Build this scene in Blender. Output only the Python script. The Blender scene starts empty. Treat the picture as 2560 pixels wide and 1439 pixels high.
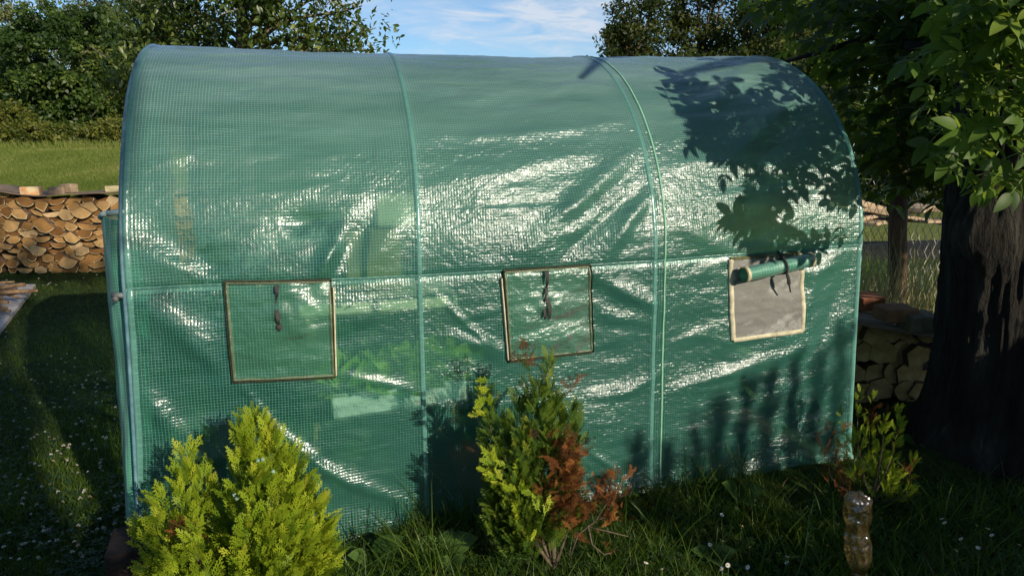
import bpy, math, random
import numpy as np
from mathutils import Vector, Matrix, noise as mnoise

random.seed(7)
RNG = np.random.default_rng(7)
SC = bpy.context.scene
COL = SC.collection

# ------------------------------------------------------------------ camera
F = 1823.0; PITCH = 0.2023; ROLL = -0.0071; HCAM = 1.568
W0, H0 = 2560.0, 1439.0
cp, sp = math.cos(PITCH), math.sin(PITCH)
cr, sr = math.cos(ROLL), math.sin(ROLL)
FWD = np.array([0, cp, -sp]); UP0 = np.array([0, sp, cp]); RT0 = np.array([1.0, 0, 0])
RT = cr*RT0 + sr*UP0; UP = -sr*RT0 + cr*UP0
EYE = np.array([0, 0, HCAM])

def project(P):
    P = np.asarray(P, float) - EYE
    d = P @ FWD
    return np.stack([W0/2 + F*(P @ RT)/d, H0/2 - F*(P @ UP)/d], -1)

def ray(px, py):
    return FWD*F + RT*(px - W0/2) - UP*(py - H0/2)

def at_y(px, py, Y):
    """world point seen at a photo pixel, on the plane y = Y"""
    d = ray(px, py)
    return EYE + d*(Y/d[1])

def on_ground(px, py, z=0.0):
    d = ray(px, py)
    return EYE + d*((z - HCAM)/d[2])

# ------------------------------------------------------------------ sun
SUN_AZ = math.radians(40.0)      # to the right of straight behind the camera
SUN_EL = math.radians(22.0)
SUN = np.array([math.sin(SUN_AZ)*math.cos(SUN_EL), -math.cos(SUN_AZ)*math.cos(SUN_EL), math.sin(SUN_EL)])
SH = np.array([math.sin(SUN_AZ), -math.cos(SUN_AZ), 0.0])      # level direction to the sun
SU = np.array([math.cos(SUN_AZ), math.sin(SUN_AZ), 0.0])       # level, across the sun

# ------------------------------------------------------------------ objects
def tag(o, label=None, cat=None, group=None, kind=None):
    if label: o["label"] = label
    if cat: o["category"] = cat
    if group: o["group"] = group
    if kind: o["kind"] = kind
    return o

def empty(name, loc=(0, 0, 0), rz=0.0, **kw):
    o = bpy.data.objects.new(name, None)
    o.empty_display_size = 0.1
    o.location = tuple(float(c) for c in loc); o.rotation_euler = (0, 0, rz)
    COL.objects.link(o)
    return tag(o, **kw)

def link(name, me, mats, parent=None, smooth=False):
    for m in (mats if isinstance(mats, (list, tuple)) else [mats]):
        me.materials.append(m)
    if smooth:
        me.polygons.foreach_set("use_smooth", np.ones(len(me.polygons), bool))
    o = bpy.data.objects.new(name, me)
    COL.objects.link(o)
    if parent is not None:
        o.parent = parent
    return o

def np_mesh(name, V, Fs, rnd=None, uv=None, mat_idx=None):
    """V (n,3); Fs list of (m,k) index arrays; rnd per vertex float."""
    V = np.ascontiguousarray(V, np.float32)
    if not isinstance(Fs, list): Fs = [Fs]
    Fs = [np.asarray(f, np.int32) for f in Fs if len(f)]
    me = bpy.data.meshes.new(name)
    me.vertices.add(len(V)); me.vertices.foreach_set("co", V.ravel())
    tot = np.concatenate([np.full(len(f), f.shape[1], np.int32) for f in Fs])
    li = np.concatenate([f.ravel() for f in Fs])
    st = np.concatenate([[0], np.cumsum(tot)[:-1]]).astype(np.int32)
    me.loops.add(len(li)); me.loops.foreach_set("vertex_index", li)
    me.polygons.add(len(tot)); me.polygons.foreach_set("loop_start", st)
    if mat_idx is not None:
        me.polygons.foreach_set("material_index", np.asarray(mat_idx, np.int32))
    me.update(calc_edges=True)
    if rnd is not None:
        a = me.attributes.new("rnd", "FLOAT", "POINT")
        a.data.foreach_set("value", np.ascontiguousarray(rnd, np.float32))
    if uv is not None:
        l = me.uv_layers.new(name="UVMap")
        l.data.foreach_set("uv", np.ascontiguousarray(uv[li], np.float32).ravel())
    me.validate()
    return me

class MB:
    """collects simple solids into one mesh"""
    def __init__(s): s.v = []; s.f = []; s.m = []
    def add(s, V, Fc, mi=0):
        b = len(s.v); s.v += [tuple(map(float, p)) for p in V]
        s.f += [tuple(b+i for i in f) for f in Fc]; s.m += [mi]*len(Fc)
    def box(s, c, d, rz=0, rx=0, ry=0, jit=0, mi=0, bev=0.0):
        x, y, z = d[0]/2, d[1]/2, d[2]/2
        M = Matrix.Rotation(rz, 3, 'Z') @ Matrix.Rotation(ry, 3, 'Y') @ Matrix.Rotation(rx, 3, 'X')
        b = min(bev, x*.4, y*.4, z*.4)
        if b <= 0:
            P = [(sx*x, sy*y, sz*z) for sx in (-1, 1) for sy in (-1, 1) for sz in (-1, 1)]
            Fc = [(0,1,3,2),(4,6,7,5),(0,4,5,1),(2,3,7,6),(0,2,6,4),(1,5,7,3)]
            V = [M @ Vector(p) + Vector(c) + Vector([random.uniform(-jit, jit) for _ in range(3)]) for p in P]
            s.add(V, Fc, mi); return
        # chamfered box: three vertices per corner
        V = []; idx = {}
        for sx in (-1, 1):
            for sy in (-1, 1):
                for sz in (-1, 1):
                    j = [random.uniform(-jit, jit) for _ in range(3)]
                    for ax in range(3):
                        p = [sx*x, sy*y, sz*z]
                        for k in range(3):
                            if k != ax: p[k] -= (sx, sy, sz)[k]*b
                        idx[(sx, sy, sz, ax)] = len(V)
                        V.append(M @ Vector([p[k]+j[k] for k in range(3)]) + Vector(c))
        Fc = []
        g = lambda sgn, ax: idx[(sgn[0], sgn[1], sgn[2], ax)]
        for ax in range(3):
            o1, o2 = (ax+1) % 3, (ax+2) % 3
            for sg in (-1, 1):
                q = []
                for a, c2 in ((-1, -1), (1, -1), (1, 1), (-1, 1)):
                    t = [0, 0, 0]; t[ax] = sg; t[o1] = a; t[o2] = c2; q.append(g(t, ax))
                Fc.append(tuple(q if sg > 0 else q[::-1]))
            # edges running along ax
            for a in (-1, 1):
                for c2 in (-1, 1):
                    t0 = [0, 0, 0]; t0[ax] = -1; t0[o1] = a; t0[o2] = c2
                    t1 = list(t0); t1[ax] = 1
                    Fc.append((g(t0, o1), g(t1, o1), g(t1, o2), g(t0, o2)))
        for sx in (-1, 1):
            for sy in (-1, 1):
                for sz in (-1, 1):
                    Fc.append(tuple(idx[(sx, sy, sz, a)] for a in range(3)))
        s.add(V, Fc, mi)
    def tube(s, pts, rad, n=8, mi=0, cap=True):
        V, Fc = tube_np(pts, rad, n, cap)
        s.add(V, Fc, mi)
    def build(s, name, mats, parent=None, smooth=False):
        me = bpy.data.meshes.new(name)
        me.from_pydata(s.v, [], s.f)
        me.polygons.foreach_set("material_index", s.m)
        me.update()
        # consistent outward normals
        import bmesh
        bm = bmesh.new(); bm.from_mesh(me); bmesh.ops.recalc_face_normals(bm, faces=bm.faces); bm.to_mesh(me); bm.free()
        return link(name, me, mats, parent, smooth)

def tube_np(pts, rad, n=8, cap=True):
    pts = np.asarray(pts, float); m = len(pts)
    rad = np.full(m, rad) if np.isscalar(rad) else np.asarray(rad, float)
    T = np.gradient(pts, axis=0); T /= np.linalg.norm(T, axis=1)[:, None] + 1e-9
    ref = np.array([0, 0, 1.0]) if abs(T[0][2]) < .9 else np.array([1.0, 0, 0])
    V = []
    A = np.cross(T[0], ref); A /= np.linalg.norm(A)
    ang = np.linspace(0, 2*np.pi, n, endpoint=False)
    for i in range(m):
        A = A - T[i]*(A @ T[i]); A /= np.linalg.norm(A)+1e-9
        B = np.cross(T[i], A)
        V += [pts[i] + rad[i]*(math.cos(a)*A + math.sin(a)*B) for a in ang]
    Fc = [(i*n+j, i*n+(j+1) % n, (i+1)*n+(j+1) % n, (i+1)*n+j) for i in range(m-1) for j in range(n)]
    if cap:
        Fc += [tuple(range(n))[::-1], tuple(range((m-1)*n, m*n))]
    return V, Fc

# ------------------------------------------------------------------ noise
def _hash(ix, iy, iz, seed):
    h = (ix*374761393 + iy*668265263 + iz*2147483647 + seed*144665) & 0xFFFFFFFF
    h = ((h ^ (h >> 13))*1274126177) & 0xFFFFFFFF
    return ((h ^ (h >> 16)) & 0xFFFF)/65535.0
def vnoise(x, y, z=0.0, seed=0):
    x = np.asarray(x, float); y = np.asarray(y, float)+0*x; z = np.asarray(z, float)+0*x
    ix, iy, iz = [np.floor(a).astype(np.int64) for a in (x, y, z)]
    fx, fy, fz = x-ix, y-iy, z-iz
    fx, fy, fz = [a*a*(3-2*a) for a in (fx, fy, fz)]
    r = 0
    for dx in (0, 1):
        for dy in (0, 1):
            for dz in (0, 1):
                w = (fx if dx else 1-fx)*(fy if dy else 1-fy)*(fz if dz else 1-fz)
                r = r + w*_hash(ix+dx, iy+dy, iz+dz, seed)
    return r*2-1
def fbm(x, y, z=0.0, seed=0, o=4):
    r = 0; a = 1.0; f = 1.0
    for k in range(o):
        r = r + a*vnoise(np.asarray(x)*f, np.asarray(y)*f, np.asarray(z)*f, seed+k); a *= .5; f *= 2.03
    return r

def rot_from_axes(zdir, roll):
    """(n,3,3) matrices whose local z points along zdir, spun by roll"""
    z = zdir/ (np.linalg.norm(zdir, axis=1)[:, None]+1e-9)
    ref = np.where(np.abs(z[:, 2:3]) < .95, np.array([[0, 0, 1.0]]), np.array([[1.0, 0, 0]]))
    x = np.cross(ref, z); x /= np.linalg.norm(x, axis=1)[:, None]+1e-9
    y = np.cross(z, x)
    c, s = np.cos(roll)[:, None], np.sin(roll)[:, None]
    return np.stack([x*c + y*s, -x*s + y*c, z], axis=2)

def scatter(tv, tf, R, T, S):
    """copies of a template (k,3) with matrices R (n,3,3), positions T, scales S -> V, F"""
    S = np.asarray(S, float); 
    if S.ndim == 1: S = S[:, None]
    L = tv[None]*S[:, None, :] if S.shape[1] == 3 else tv[None]*S[:, :, None]
    V = np.einsum('nij,nkj->nki', R, L) + T[:, None]
    n, k = len(T), len(tv)
    Fo = (tf[None] + (np.arange(n)*k)[:, None, None]).reshape(-1, tf.shape[1])
    return V.reshape(-1, 3), Fo

# ------------------------------------------------------------------ materials
class NT:
    def __init__(s, name):
        s.mat = bpy.data.materials.new(name); s.mat.use_nodes = True
        s.t = s.mat.node_tree; s.t.nodes.clear()
        s.out = s.n("ShaderNodeOutputMaterial")
    def n(s, typ, ins=None, **kw):
        nd = s.t.nodes.new(typ)
        for k, v in kw.items(): setattr(nd, k, v)
        for k, v in (ins or {}).items(): s.set(nd.inputs[k], v)
        return nd
    def set(s, sock, v):
        if isinstance(v, bpy.types.NodeSocket): s.t.links.new(v, sock)
        elif isinstance(v, bpy.types.Node): s.t.links.new(v.outputs[0], sock)
        else:
            if sock.type == 'RGBA' and len(v) == 3: v = (*v, 1)
            sock.default_value = v
    def math(s, op, a, b=0.0, c=0.0):
        nd = s.t.nodes.new("ShaderNodeMath"); nd.operation = op
        for i, v in enumerate((a, b, c)): s.set(nd.inputs[i], v)
        return nd.outputs[0]
    def ramp(s, fac, stops, interp='LINEAR'):
        nd = s.t.nodes.new("ShaderNodeValToRGB"); nd.color_ramp.interpolation = interp
        e = nd.color_ramp.elements
        while len(e) < len(stops): e.new(.5)
        for el, (p, c) in zip(e, stops):
            el.position = p; el.color = (*c, 1) if len(c) == 3 else c
        s.set(nd.inputs[0], fac)
        return nd.outputs[0]
    def mix(s, fac, a, b, blend='MIX'):
        nd = s.t.nodes.new("ShaderNodeMix"); nd.data_type = 'RGBA'; nd.blend_type = blend
        s.set(nd.inputs[0], fac); s.set(nd.inputs[6], a); s.set(nd.inputs[7], b)
        return nd.outputs[2]
    def noise(s, vec, scale, detail=4, rough=.55, dist=0.0, out=0):
        nd = s.n("ShaderNodeTexNoise", {"Scale": scale, "Detail": detail, "Roughness": rough, "Distortion": dist})
        if vec is not None: s.set(nd.inputs["Vector"], vec)
        return nd.outputs[out]
    def coord(s, kind="Object", scale=None, rot=None):
        c = s.n("ShaderNodeTexCoord").outputs[kind]
        if scale is not None or rot is not None:
            m = s.n("ShaderNodeMapping", {"Vector": c})
            if scale is not None: m.inputs["Scale"].default_value = scale
            if rot is not None: m.inputs["Rotation"].default_value = rot
            return m.outputs[0]
        return c
    def attr(s, name="rnd"):
        return s.n("ShaderNodeAttribute", attribute_name=name).outputs["Fac"]
    def bump(s, h, strength=.5, dist=.01, normal=None):
        nd = s.n("ShaderNodeBump", {"Height": h, "Strength": strength, "Distance": dist})
        if normal is not None: s.set(nd.inputs["Normal"], normal)
        return nd.outputs[0]
    def done(s, sh):
        s.t.links.new(sh if isinstance(sh, bpy.types.NodeSocket) else sh.outputs[0], s.out.inputs["Surface"])
        return s.mat

def mat_basic(name, stops, scale=8, rough=.7, bump=.3, bdist=.01, detail=6, stretch=None, metallic=0.0, spec=.3, kind="Object"):
    t = NT(name)
    v = t.coord(kind, stretch)
    nz = t.noise(v, scale, detail, .6)
    c = t.ramp(nz, stops)
    nz2 = t.noise(v, scale*5, 5, .65)
    b = t.bump(t.math('ADD', nz2, nz), bump, bdist)
    p = t.n("ShaderNodeBsdfPrincipled", {"Base Color": c, "Roughness": rough, "Metallic": metallic, "Normal": b, "Specular IOR Level": spec})
    return t.done(p)

def mat_leaf(name, stops, trans=.35, tcol=None, rough=.45, gloss=.25, noise_scale=None):
    """leaf: colour picked per leaf by the 'rnd' attribute, light passes through"""
    t = NT(name)
    r = t.attr()
    if noise_scale:
        nz = t.noise(t.coord("Object"), noise_scale, 3)
        r = t.math('ADD', t.math('MULTIPLY', r, .6), t.math('MULTIPLY', t.math('SUBTRACT', nz, .3), .9))
    c = t.ramp(r, stops)
    p = t.n("ShaderNodeBsdfPrincipled", {"Base Color": c, "Roughness": rough, "Specular IOR Level": gloss})
    tc = t.mix(.55, c, tcol or (.35, .5, .05))
    tr = t.n("ShaderNodeBsdfTranslucent", {"Color": tc})
    m = t.n("ShaderNodeMixShader", {0: trans, 1: p, 2: tr})
    return t.done(m)
# ================================================================== camera, light, sky
cam = bpy.data.cameras.new("camera"); cam_o = bpy.data.objects.new("camera", cam); COL.objects.link(cam_o)
cam.sensor_width = 36; cam.lens = F/W0*36; cam.clip_start = .05; cam.clip_end = 2000
M = Matrix(((RT[0], UP[0], -FWD[0], 0), (RT[1], UP[1], -FWD[1], 0), (RT[2], UP[2], -FWD[2], HCAM), (0, 0, 0, 1)))
cam_o.matrix_world = M
SC.camera = cam_o

sun = bpy.data.lights.new("sun", 'SUN'); sun.energy = 5.0; sun.angle = math.radians(.53); sun.color = (1, .89, .72)
sun_o = bpy.data.objects.new("sun", sun); COL.objects.link(sun_o)
sun_o.rotation_euler = Vector(tuple(SUN)).to_track_quat('Z', 'Y').to_euler()

world = bpy.data.worlds.new("World"); SC.world = world; world.use_nodes = True
wt = world.node_tree; wt.nodes.clear()
def wn(typ, **kw):
    n = wt.nodes.new(typ)
    for k, v in kw.items(): setattr(n, k, v)
    return n
sky = wn("ShaderNodeTexSky", sky_type='NISHITA', sun_disc=False, sun_elevation=SUN_EL)
sky.sun_rotation = math.atan2(SUN[0], SUN[1])      # clockwise from +Y
sky.air_density = 1.0; sky.dust_density = .2; sky.ozone_density = 3.0
tc = wn("ShaderNodeTexCoord")
sep = wn("ShaderNodeSeparateXYZ"); wt.links.new(tc.outputs["Generated"], sep.inputs[0])
def wmath(op, a, b=0.0, c=0.0):
    n = wn("ShaderNodeMath", operation=op)
    for i, v in enumerate((a, b, c)):
        if isinstance(v, bpy.types.NodeSocket): wt.links.new(v, n.inputs[i])
        else: n.inputs[i].default_value = v
    return n.outputs[0]
zz = wmath('ADD', wmath('MAXIMUM', sep.outputs[2], 0.0), .10)
comb = wn("ShaderNodeCombineXYZ")
wt.links.new(wmath('DIVIDE', sep.outputs[0], zz), comb.inputs[0])
wt.links.new(wmath('DIVIDE', sep.outputs[1], zz), comb.inputs[1])
mp = wn("ShaderNodeMapping"); wt.links.new(comb.outputs[0], mp.inputs[0])
mp.inputs["Scale"].default_value = (.55, 1.25, 1); mp.inputs["Location"].default_value = (.35, 2.6, 0); mp.inputs["Rotation"].default_value = (0, 0, -.25)
cn = wn("ShaderNodeTexNoise"); cn.inputs["Scale"].default_value = .8; cn.inputs["Detail"].default_value = 9; cn.inputs["Roughness"].default_value = .58; cn.inputs["Distortion"].default_value = .5
wt.links.new(mp.outputs[0], cn.inputs["Vector"])
rmp = wn("ShaderNodeValToRGB"); rmp.color_ramp.elements[0].position = .47; rmp.color_ramp.elements[1].position = .70
wt.links.new(cn.outputs[0], rmp.inputs[0])
cm = wn("ShaderNodeMix", data_type='RGBA'); 
# one wispy bank low over the tunnel, thin veils elsewhere
caz = wmath('DIVIDE', sep.outputs[0], wmath('MAXIMUM', sep.outputs[1], .05))
g1 = wmath('DIVIDE', wmath('SUBTRACT', caz, .035), .125); g2 = wmath('DIVIDE', wmath('SUBTRACT', sep.outputs[2], .150), .034)
gs = wmath('EXPONENT', wmath('MULTIPLY', wmath('ADD', wmath('MULTIPLY', g1, g1), wmath('MULTIPLY', g2, g2)), -1.0))
front = wmath('GREATER_THAN', sep.outputs[1], 0.0)
c2 = wn("ShaderNodeCombineXYZ"); wt.links.new(wmath('ADD', wmath('MULTIPLY', caz, 7.0), wmath('MULTIPLY', sep.outputs[2], 9.0)), c2.inputs[0]); wt.links.new(wmath('MULTIPLY', sep.outputs[2], 34.0), c2.inputs[1])
wn2 = wn("ShaderNodeTexNoise"); wn2.inputs["Scale"].default_value = 1.3; wn2.inputs["Detail"].default_value = 7; wn2.inputs["Roughness"].default_value = .6; wn2.inputs["Distortion"].default_value = .7
wt.links.new(c2.outputs[0], wn2.inputs["Vector"])
amt = wmath('MULTIPLY', wmath('MULTIPLY', gs, front), wmath('MAXIMUM', wmath('MULTIPLY', wmath('SUBTRACT', wn2.outputs[0], .30), 3.4), 0.0))
veil = wmath('MULTIPLY', wmath('MAXIMUM', wmath('MULTIPLY', wmath('SUBTRACT', wn2.outputs[0], .50), 1.7), 0.0), front)
wt.links.new(wmath('MINIMUM', wmath('ADD', wmath('ADD', wmath('MULTIPLY', rmp.outputs[0], .25), veil), amt), .78), cm.inputs[0])
tint = wn("ShaderNodeMix", data_type='RGBA', blend_type='MULTIPLY'); tint.inputs[0].default_value = 1.0
wt.links.new(sky.outputs[0], tint.inputs[6]); tint.inputs[7].default_value = (.80, .97, 1.13, 1)
wt.links.new(tint.outputs[2], cm.inputs[6]); cm.inputs[7].default_value = (6.6, 7.0, 7.6, 1)
bg = wn("ShaderNodeBackground"); bg.inputs["Strength"].default_value = .09
wt.links.new(cm.outputs[2], bg.inputs[0])
wo = wn("ShaderNodeOutputWorld"); wt.links.new(bg.outputs[0], wo.inputs[0])

SC.view_settings.view_transform = 'Standard'; SC.view_settings.look = 'None'
SC.view_settings.exposure = 0.32; SC.view_settings.gamma = 1.0
SC.render.engine = 'CYCLES'
SC.cycles.max_bounces = 10; SC.cycles.transparent_max_bounces = 16; SC.cycles.diffuse_bounces = 4
SC.cycles.glossy_bounces = 3; SC.cycles.transmission_bounces = 6
SC.cycles.caustics_reflective = False; SC.cycles.caustics_refractive = False
SC.cycles.sample_clamp_indirect = 4.0
SC.cycles.use_denoising = True
try:
    SC.cycles.denoiser = 'OPENIMAGEDENOISE'; SC.cycles.denoising_input_passes = 'RGB_ALBEDO_NORMAL'; SC.cycles.denoising_prefilter = 'ACCURATE'
except Exception: pass

# ================================================================== tunnel geometry (needed early: the ground meets it)
YAW = 0.2691; TX, TY = -1.3186, 2.4551
ES = np.array([math.cos(YAW), math.sin(YAW), 0]); EN = np.array([-math.sin(YAW), math.cos(YAW), 0])   # along / into the tunnel
T0 = np.array([TX, TY, 0])
ZS, RR, HT = 1.0515, 1.0112, 1.9664
LEN = 3.0
def t_local(s, n, z):
    s, n, z = np.broadcast_arrays(np.asarray(s, float), np.asarray(n, float), np.asarray(z, float))
    return T0 + s[..., None]*ES + n[..., None]*EN + z[..., None]*np.array([0, 0, 1.0])

# ================================================================== ground
def gz(x, y):
    x = np.asarray(x, float); y = np.asarray(y, float)
    t = np.clip((y-12.5)/27, 0, 1.15)
    z = 1.42*t*t*(3-2*np.minimum(t, 1)) * np.where(t > 1, 1/1.0, 1)
    z = np.where(t >= 1, 1.42 + 0*t, z)
    # low bank along the foot of the tunnel
    s = (x-TX)*ES[0] + (y-TY)*ES[1]; n = (x-TX)*EN[0] + (y-TY)*EN[1]
    bank = np.exp(-((n+.06)/.16)**2)*np.clip((s-.55)/.4, 0, 1)*(.035 + .03*np.clip((s-1.6)/1.2, 0, 1))
    near = np.clip((14-y)/6, 0, 1)
    return z + near*bank + near*.018*fbm(x*1.7, y*1.7, 0, 3, 3) + np.clip((y-12)/10, 0, 1)*.05*fbm(x*.4, y*.4, 0, 9, 2)

gx = np.concatenate([[-260, -160, -100, -70], np.arange(-50, -8, 2.0), np.arange(-8, 7, .12), np.arange(7, 50, 2.0), [50, 70, 100, 160, 260]])
gy = np.concatenate([[-60, -30, -15, -8], np.arange(-5, 1.5, .5), np.arange(1.5, 12, .12), np.arange(12, 60, 1.0), [60, 80, 120, 200, 400]])
X, Y = np.meshgrid(gx, gy)
V = np.stack([X.ravel(), Y.ravel(), gz(X, Y).ravel()], 1)
nx, ny = len(gx), len(gy)
I = np.arange(nx*ny).reshape(ny, nx)
Fq = np.stack([I[:-1, :-1], I[:-1, 1:], I[1:, 1:], I[1:, :-1]], -1).reshape(-1, 4)
t = NT("lawn_soil")
co = t.coord("Object")
n1 = t.noise(co, 1.3, 4); n2 = t.noise(co, 14, 6, .7); n3 = t.noise(co, 90, 4, .7)
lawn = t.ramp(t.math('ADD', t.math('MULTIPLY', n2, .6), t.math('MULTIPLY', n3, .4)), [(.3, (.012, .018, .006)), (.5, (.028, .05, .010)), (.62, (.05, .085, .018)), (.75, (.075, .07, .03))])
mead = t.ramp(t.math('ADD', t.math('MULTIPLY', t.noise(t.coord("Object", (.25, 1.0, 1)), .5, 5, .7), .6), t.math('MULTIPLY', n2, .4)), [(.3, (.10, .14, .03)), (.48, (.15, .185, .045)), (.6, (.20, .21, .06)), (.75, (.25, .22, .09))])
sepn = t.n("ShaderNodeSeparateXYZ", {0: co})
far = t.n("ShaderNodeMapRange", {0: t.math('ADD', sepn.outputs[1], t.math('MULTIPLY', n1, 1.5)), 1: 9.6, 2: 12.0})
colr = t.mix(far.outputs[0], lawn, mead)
pb = t.n("ShaderNodeBsdfPrincipled", {"Base Color": colr, "Roughness": .9, "Specular IOR Level": .1,
        "Normal": t.bump(t.math('ADD', n2, n3), .9, .03)})
ground = link("ground", np_mesh("ground", V, Fq), t.done(pb), smooth=True)
tag(ground, "lawn and mown meadow rising gently to the tree line", kind="structure")
# ================================================================== the poly tunnel
ARC = 0.0
_a = np.linspace(0, np.pi, 721)
_n = RR-RR*np.cos(_a); _z = ZS+(HT-ZS)*np.sin(_a)
_l = np.concatenate([[0], np.cumsum(np.hypot(np.diff(_n), np.diff(_z)))])
ARC = _l[-1]
VTOT = 2*ZS + ARC
def prof(v):
    """arc length v from the front hem over the top to the back hem -> n, z, outward normal (n, z)"""
    v = np.asarray(v, float)
    a = np.interp(v-ZS, _l, _a)
    n = np.where(v < ZS, 0, np.where(v > ZS+ARC, 2*RR, RR-RR*np.cos(a)))
    z = np.where(v < ZS, v, np.where(v > ZS+ARC, VTOT-v, ZS+(HT-ZS)*np.sin(a)))
    nn = -np.cos(a)*(HT-ZS); nz = np.sin(a)*RR
    l = np.hypot(nn, nz); 
    nn = np.where(v < ZS, -1, np.where(v > ZS+ARC, 1, nn/l)); nz = np.where((v < ZS) | (v > ZS+ARC), 0, nz/l)
    return n, z, nn, nz

def s_fix(s, v):
    """the hoops do not stand quite evenly or plumb"""
    vf = np.minimum(v, VTOT-v)
    leg = np.clip((ZS-vf)/ZS, 0, 1); top = np.clip((vf-ZS)/.5, 0, 1)
    d0 = np.interp(s, [0, 1, 2, 3], [-.008, .004, -.015, .003])
    dl = np.interp(s, [0, 1, 2, 3], [-.055, 0, .010, .045])
    dt = np.interp(s, [0, 1, 2, 3], [.012, .014, -.004, 0.0])
    return s + d0 + dl*leg**1.2 + dt*top
def z_fix(s, v):
    vf = np.minimum(v, VTOT-v)
    k = np.clip(vf/ZS, 0, 1)
    return k*np.interp(s, [0, 1, 2, 3], [.002, -.009, -.004, .018]) + 0*vf

def surf(s, v, off=0.0):
    n, z, nn, nz = prof(v)
    ss = s_fix(s, v)
    return t_local(ss, n + nn*off, z + z_fix(s, v) + nz*off)

# photo pixel -> (s, v) on the front half of the cover
_gs = np.linspace(-.05, 3.05, 311); _gv = np.linspace(0, ZS+ARC*.5, 260)
_GS, _GV = np.meshgrid(_gs, _gv)
_GP = project(surf(_GS, _GV))
def px_sv(x, y):
    d = (_GP[..., 0]-x)**2 + (_GP[..., 1]-y)**2
    i = np.unravel_index(np.argmin(d), d.shape)
    return float(_GS[i]), float(_GV[i])

# folds of the slack sheet: (points along the fold, half width m, height m)
FOLDS = [
 ([(340, 765), (430, 815), (540, 880)], .050, .018), ([(360, 980), (400, 1040), (460, 1110)], .035, .014),
 ([(605, 965), (690, 1075), (880, 1222)], .014, .009), ([(700, 1090), (800, 1180), (1060, 1285)], .030, .012),
 ([(1075, 730), (1170, 820), (1262, 892)], .013, .008), ([(1100, 842), (1190, 862), (1262, 905)], .030, .011),
 ([(1485, 695), (1560, 735), (1650, 778)], .036, .016), ([(1490, 780), (1540, 800), (1640, 815)], .03, .008),
 ([(1300, 655), (1440, 520), (1590, 375)], .045, .018), ([(1400, 660), (1500, 560), (1610, 470)], .035, -.016),
 ([(1500, 665), (1570, 560), (1625, 500)], .030, .014), ([(1340, 600), (1450, 545), (1600, 420)], .03, -.012),
 ([(345, 560), (450, 625), (560, 700)], .060, -.018), ([(360, 640), (460, 680), (555, 715)], .030, .010),
 ([(700, 580), (770, 560), (845, 610)], .05, -.020), ([(848, 600), (820, 650), (805, 712)], .028, .020),
 ([(905, 690), (960, 620), (1030, 540)], .05, .012), ([(835, 705), (900, 600), (960, 500)], .05, -.016),
 ([(1480, 1000), (1560, 985), (1655, 940)], .030, .010), ([(1665, 985), (1830, 935), (2010, 880)], .026, .012),
 ([(1060, 350), (1300, 345), (1560, 312)], .030, .008), ([(1060, 470), (1300, 430), (1500, 380)], .045, .010),
 ([(1660, 420), (1800, 410), (1900, 400)], .030, .010), ([(1660, 310), (1760, 300), (1900, 290)], .020, .006),
 ([(1900, 160), (1800, 250), (1700, 300)], .05, .016), ([(2000, 230), (1900, 330), (1820, 420)], .05, .014),
 ([(2100, 640), (2040, 700), (2015, 790)], .04, .012), ([(2140, 640), (2080, 780), (2040, 880)], .04, -.012),
 ([(1850, 640), (1760, 600), (1680, 560)], .04, .010), ([(845, 940), (960, 965), (1050, 985)], .02, .007),
 ([(560, 950), (520, 900), (450, 850)], .03, .010), ([(360, 420), (470, 400), (500, 380)], .02, .006),
 ([(1070, 1020), (1200, 1030), (1300, 1010)], .02, .006), ([(1450, 1120), (1540, 1180), (1580, 1230)], .014, .007),
]
_FS = []
for pts, w, h in FOLDS:
    q = [px_sv(*p) for p in pts]
    _FS.append((np.array(q), w, h))
def seg_dist(S, Vv, A, B):
    d = B-A; L2 = d @ d + 1e-12
    t_ = np.clip(((S-A[0])*d[0] + (Vv-A[1])*d[1])/L2, 0, 1)
    return np.hypot(S-(A[0]+t_*d[0]), Vv-(A[1]+t_*d[1])), t_
def disp(S, Vv):
    """outward bulge of the sheet"""
    S = np.asarray(S, float); Vv = np.asarray(Vv, float)
    bay = np.abs(np.sin(np.pi*np.clip(S, 0, 3)))          # 0 at the hoops
    arc = np.clip((Vv-ZS)/.5, 0, 1)*np.clip((VTOT-ZS-Vv)/.5, 0, 1)
    d = -.004*bay*arc
    legs = 1-arc
    away = np.clip(bay*1.5, 0, 1)
    d = d + away*(.012*fbm(S*1.6+3, Vv*3.2, 0, 21, 2)*np.where(Vv > ZS+.9, .35, np.where(arc > .5, .8, 1.3)))
    d = d + away*.0045*fbm(S*4+Vv*2.0, Vv*16-S*2, 0, 33, 3)
    d = d + .0016*fbm(S*26+Vv*8, Vv*46, 0, 44, 3)*np.clip(.35+fbm(S*1.3, Vv*1.1, 0, 55, 2), .15, 1)
    d = d + away*.0034*fbm(S*3.4+1+Vv*1.5, Vv*11-S*4, 0, 88, 3)*np.clip((S-1.2)/.8, .25, 1)
    for q, w, h in _FS:
        best = None; prog = None
        for i in range(len(q)-1):
            dd, tt = seg_dist(S, Vv, q[i], q[i+1])
            if best is None: best, prog = dd, (i+tt)
            else:
                m = dd < best; prog = np.where(m, i+tt, prog); best = np.minimum(best, dd)
        env = np.sin(np.pi*np.clip(prog/(len(q)-1), 0, 1)*.86+.22)
        d = d + 1.2*h*np.exp(-(best/w)**2)*np.clip(env, 0, 1)
    # tucked in hard along the crossbar seam
    d = d - .008*np.exp(-((Vv-ZS)/.012)**2)
    # hoops press out
    for h_ in range(4):
        d = d + .0035*np.exp(-((S-h_)/.020)**2)
    # loose hem
    hem = np.clip((.16-Vv)/.16, 0, 1)
    d = d + hem**2*(.03 + .035*np.sin(S*7.3+.6)*np.cos(S*2.9))
    return d

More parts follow.
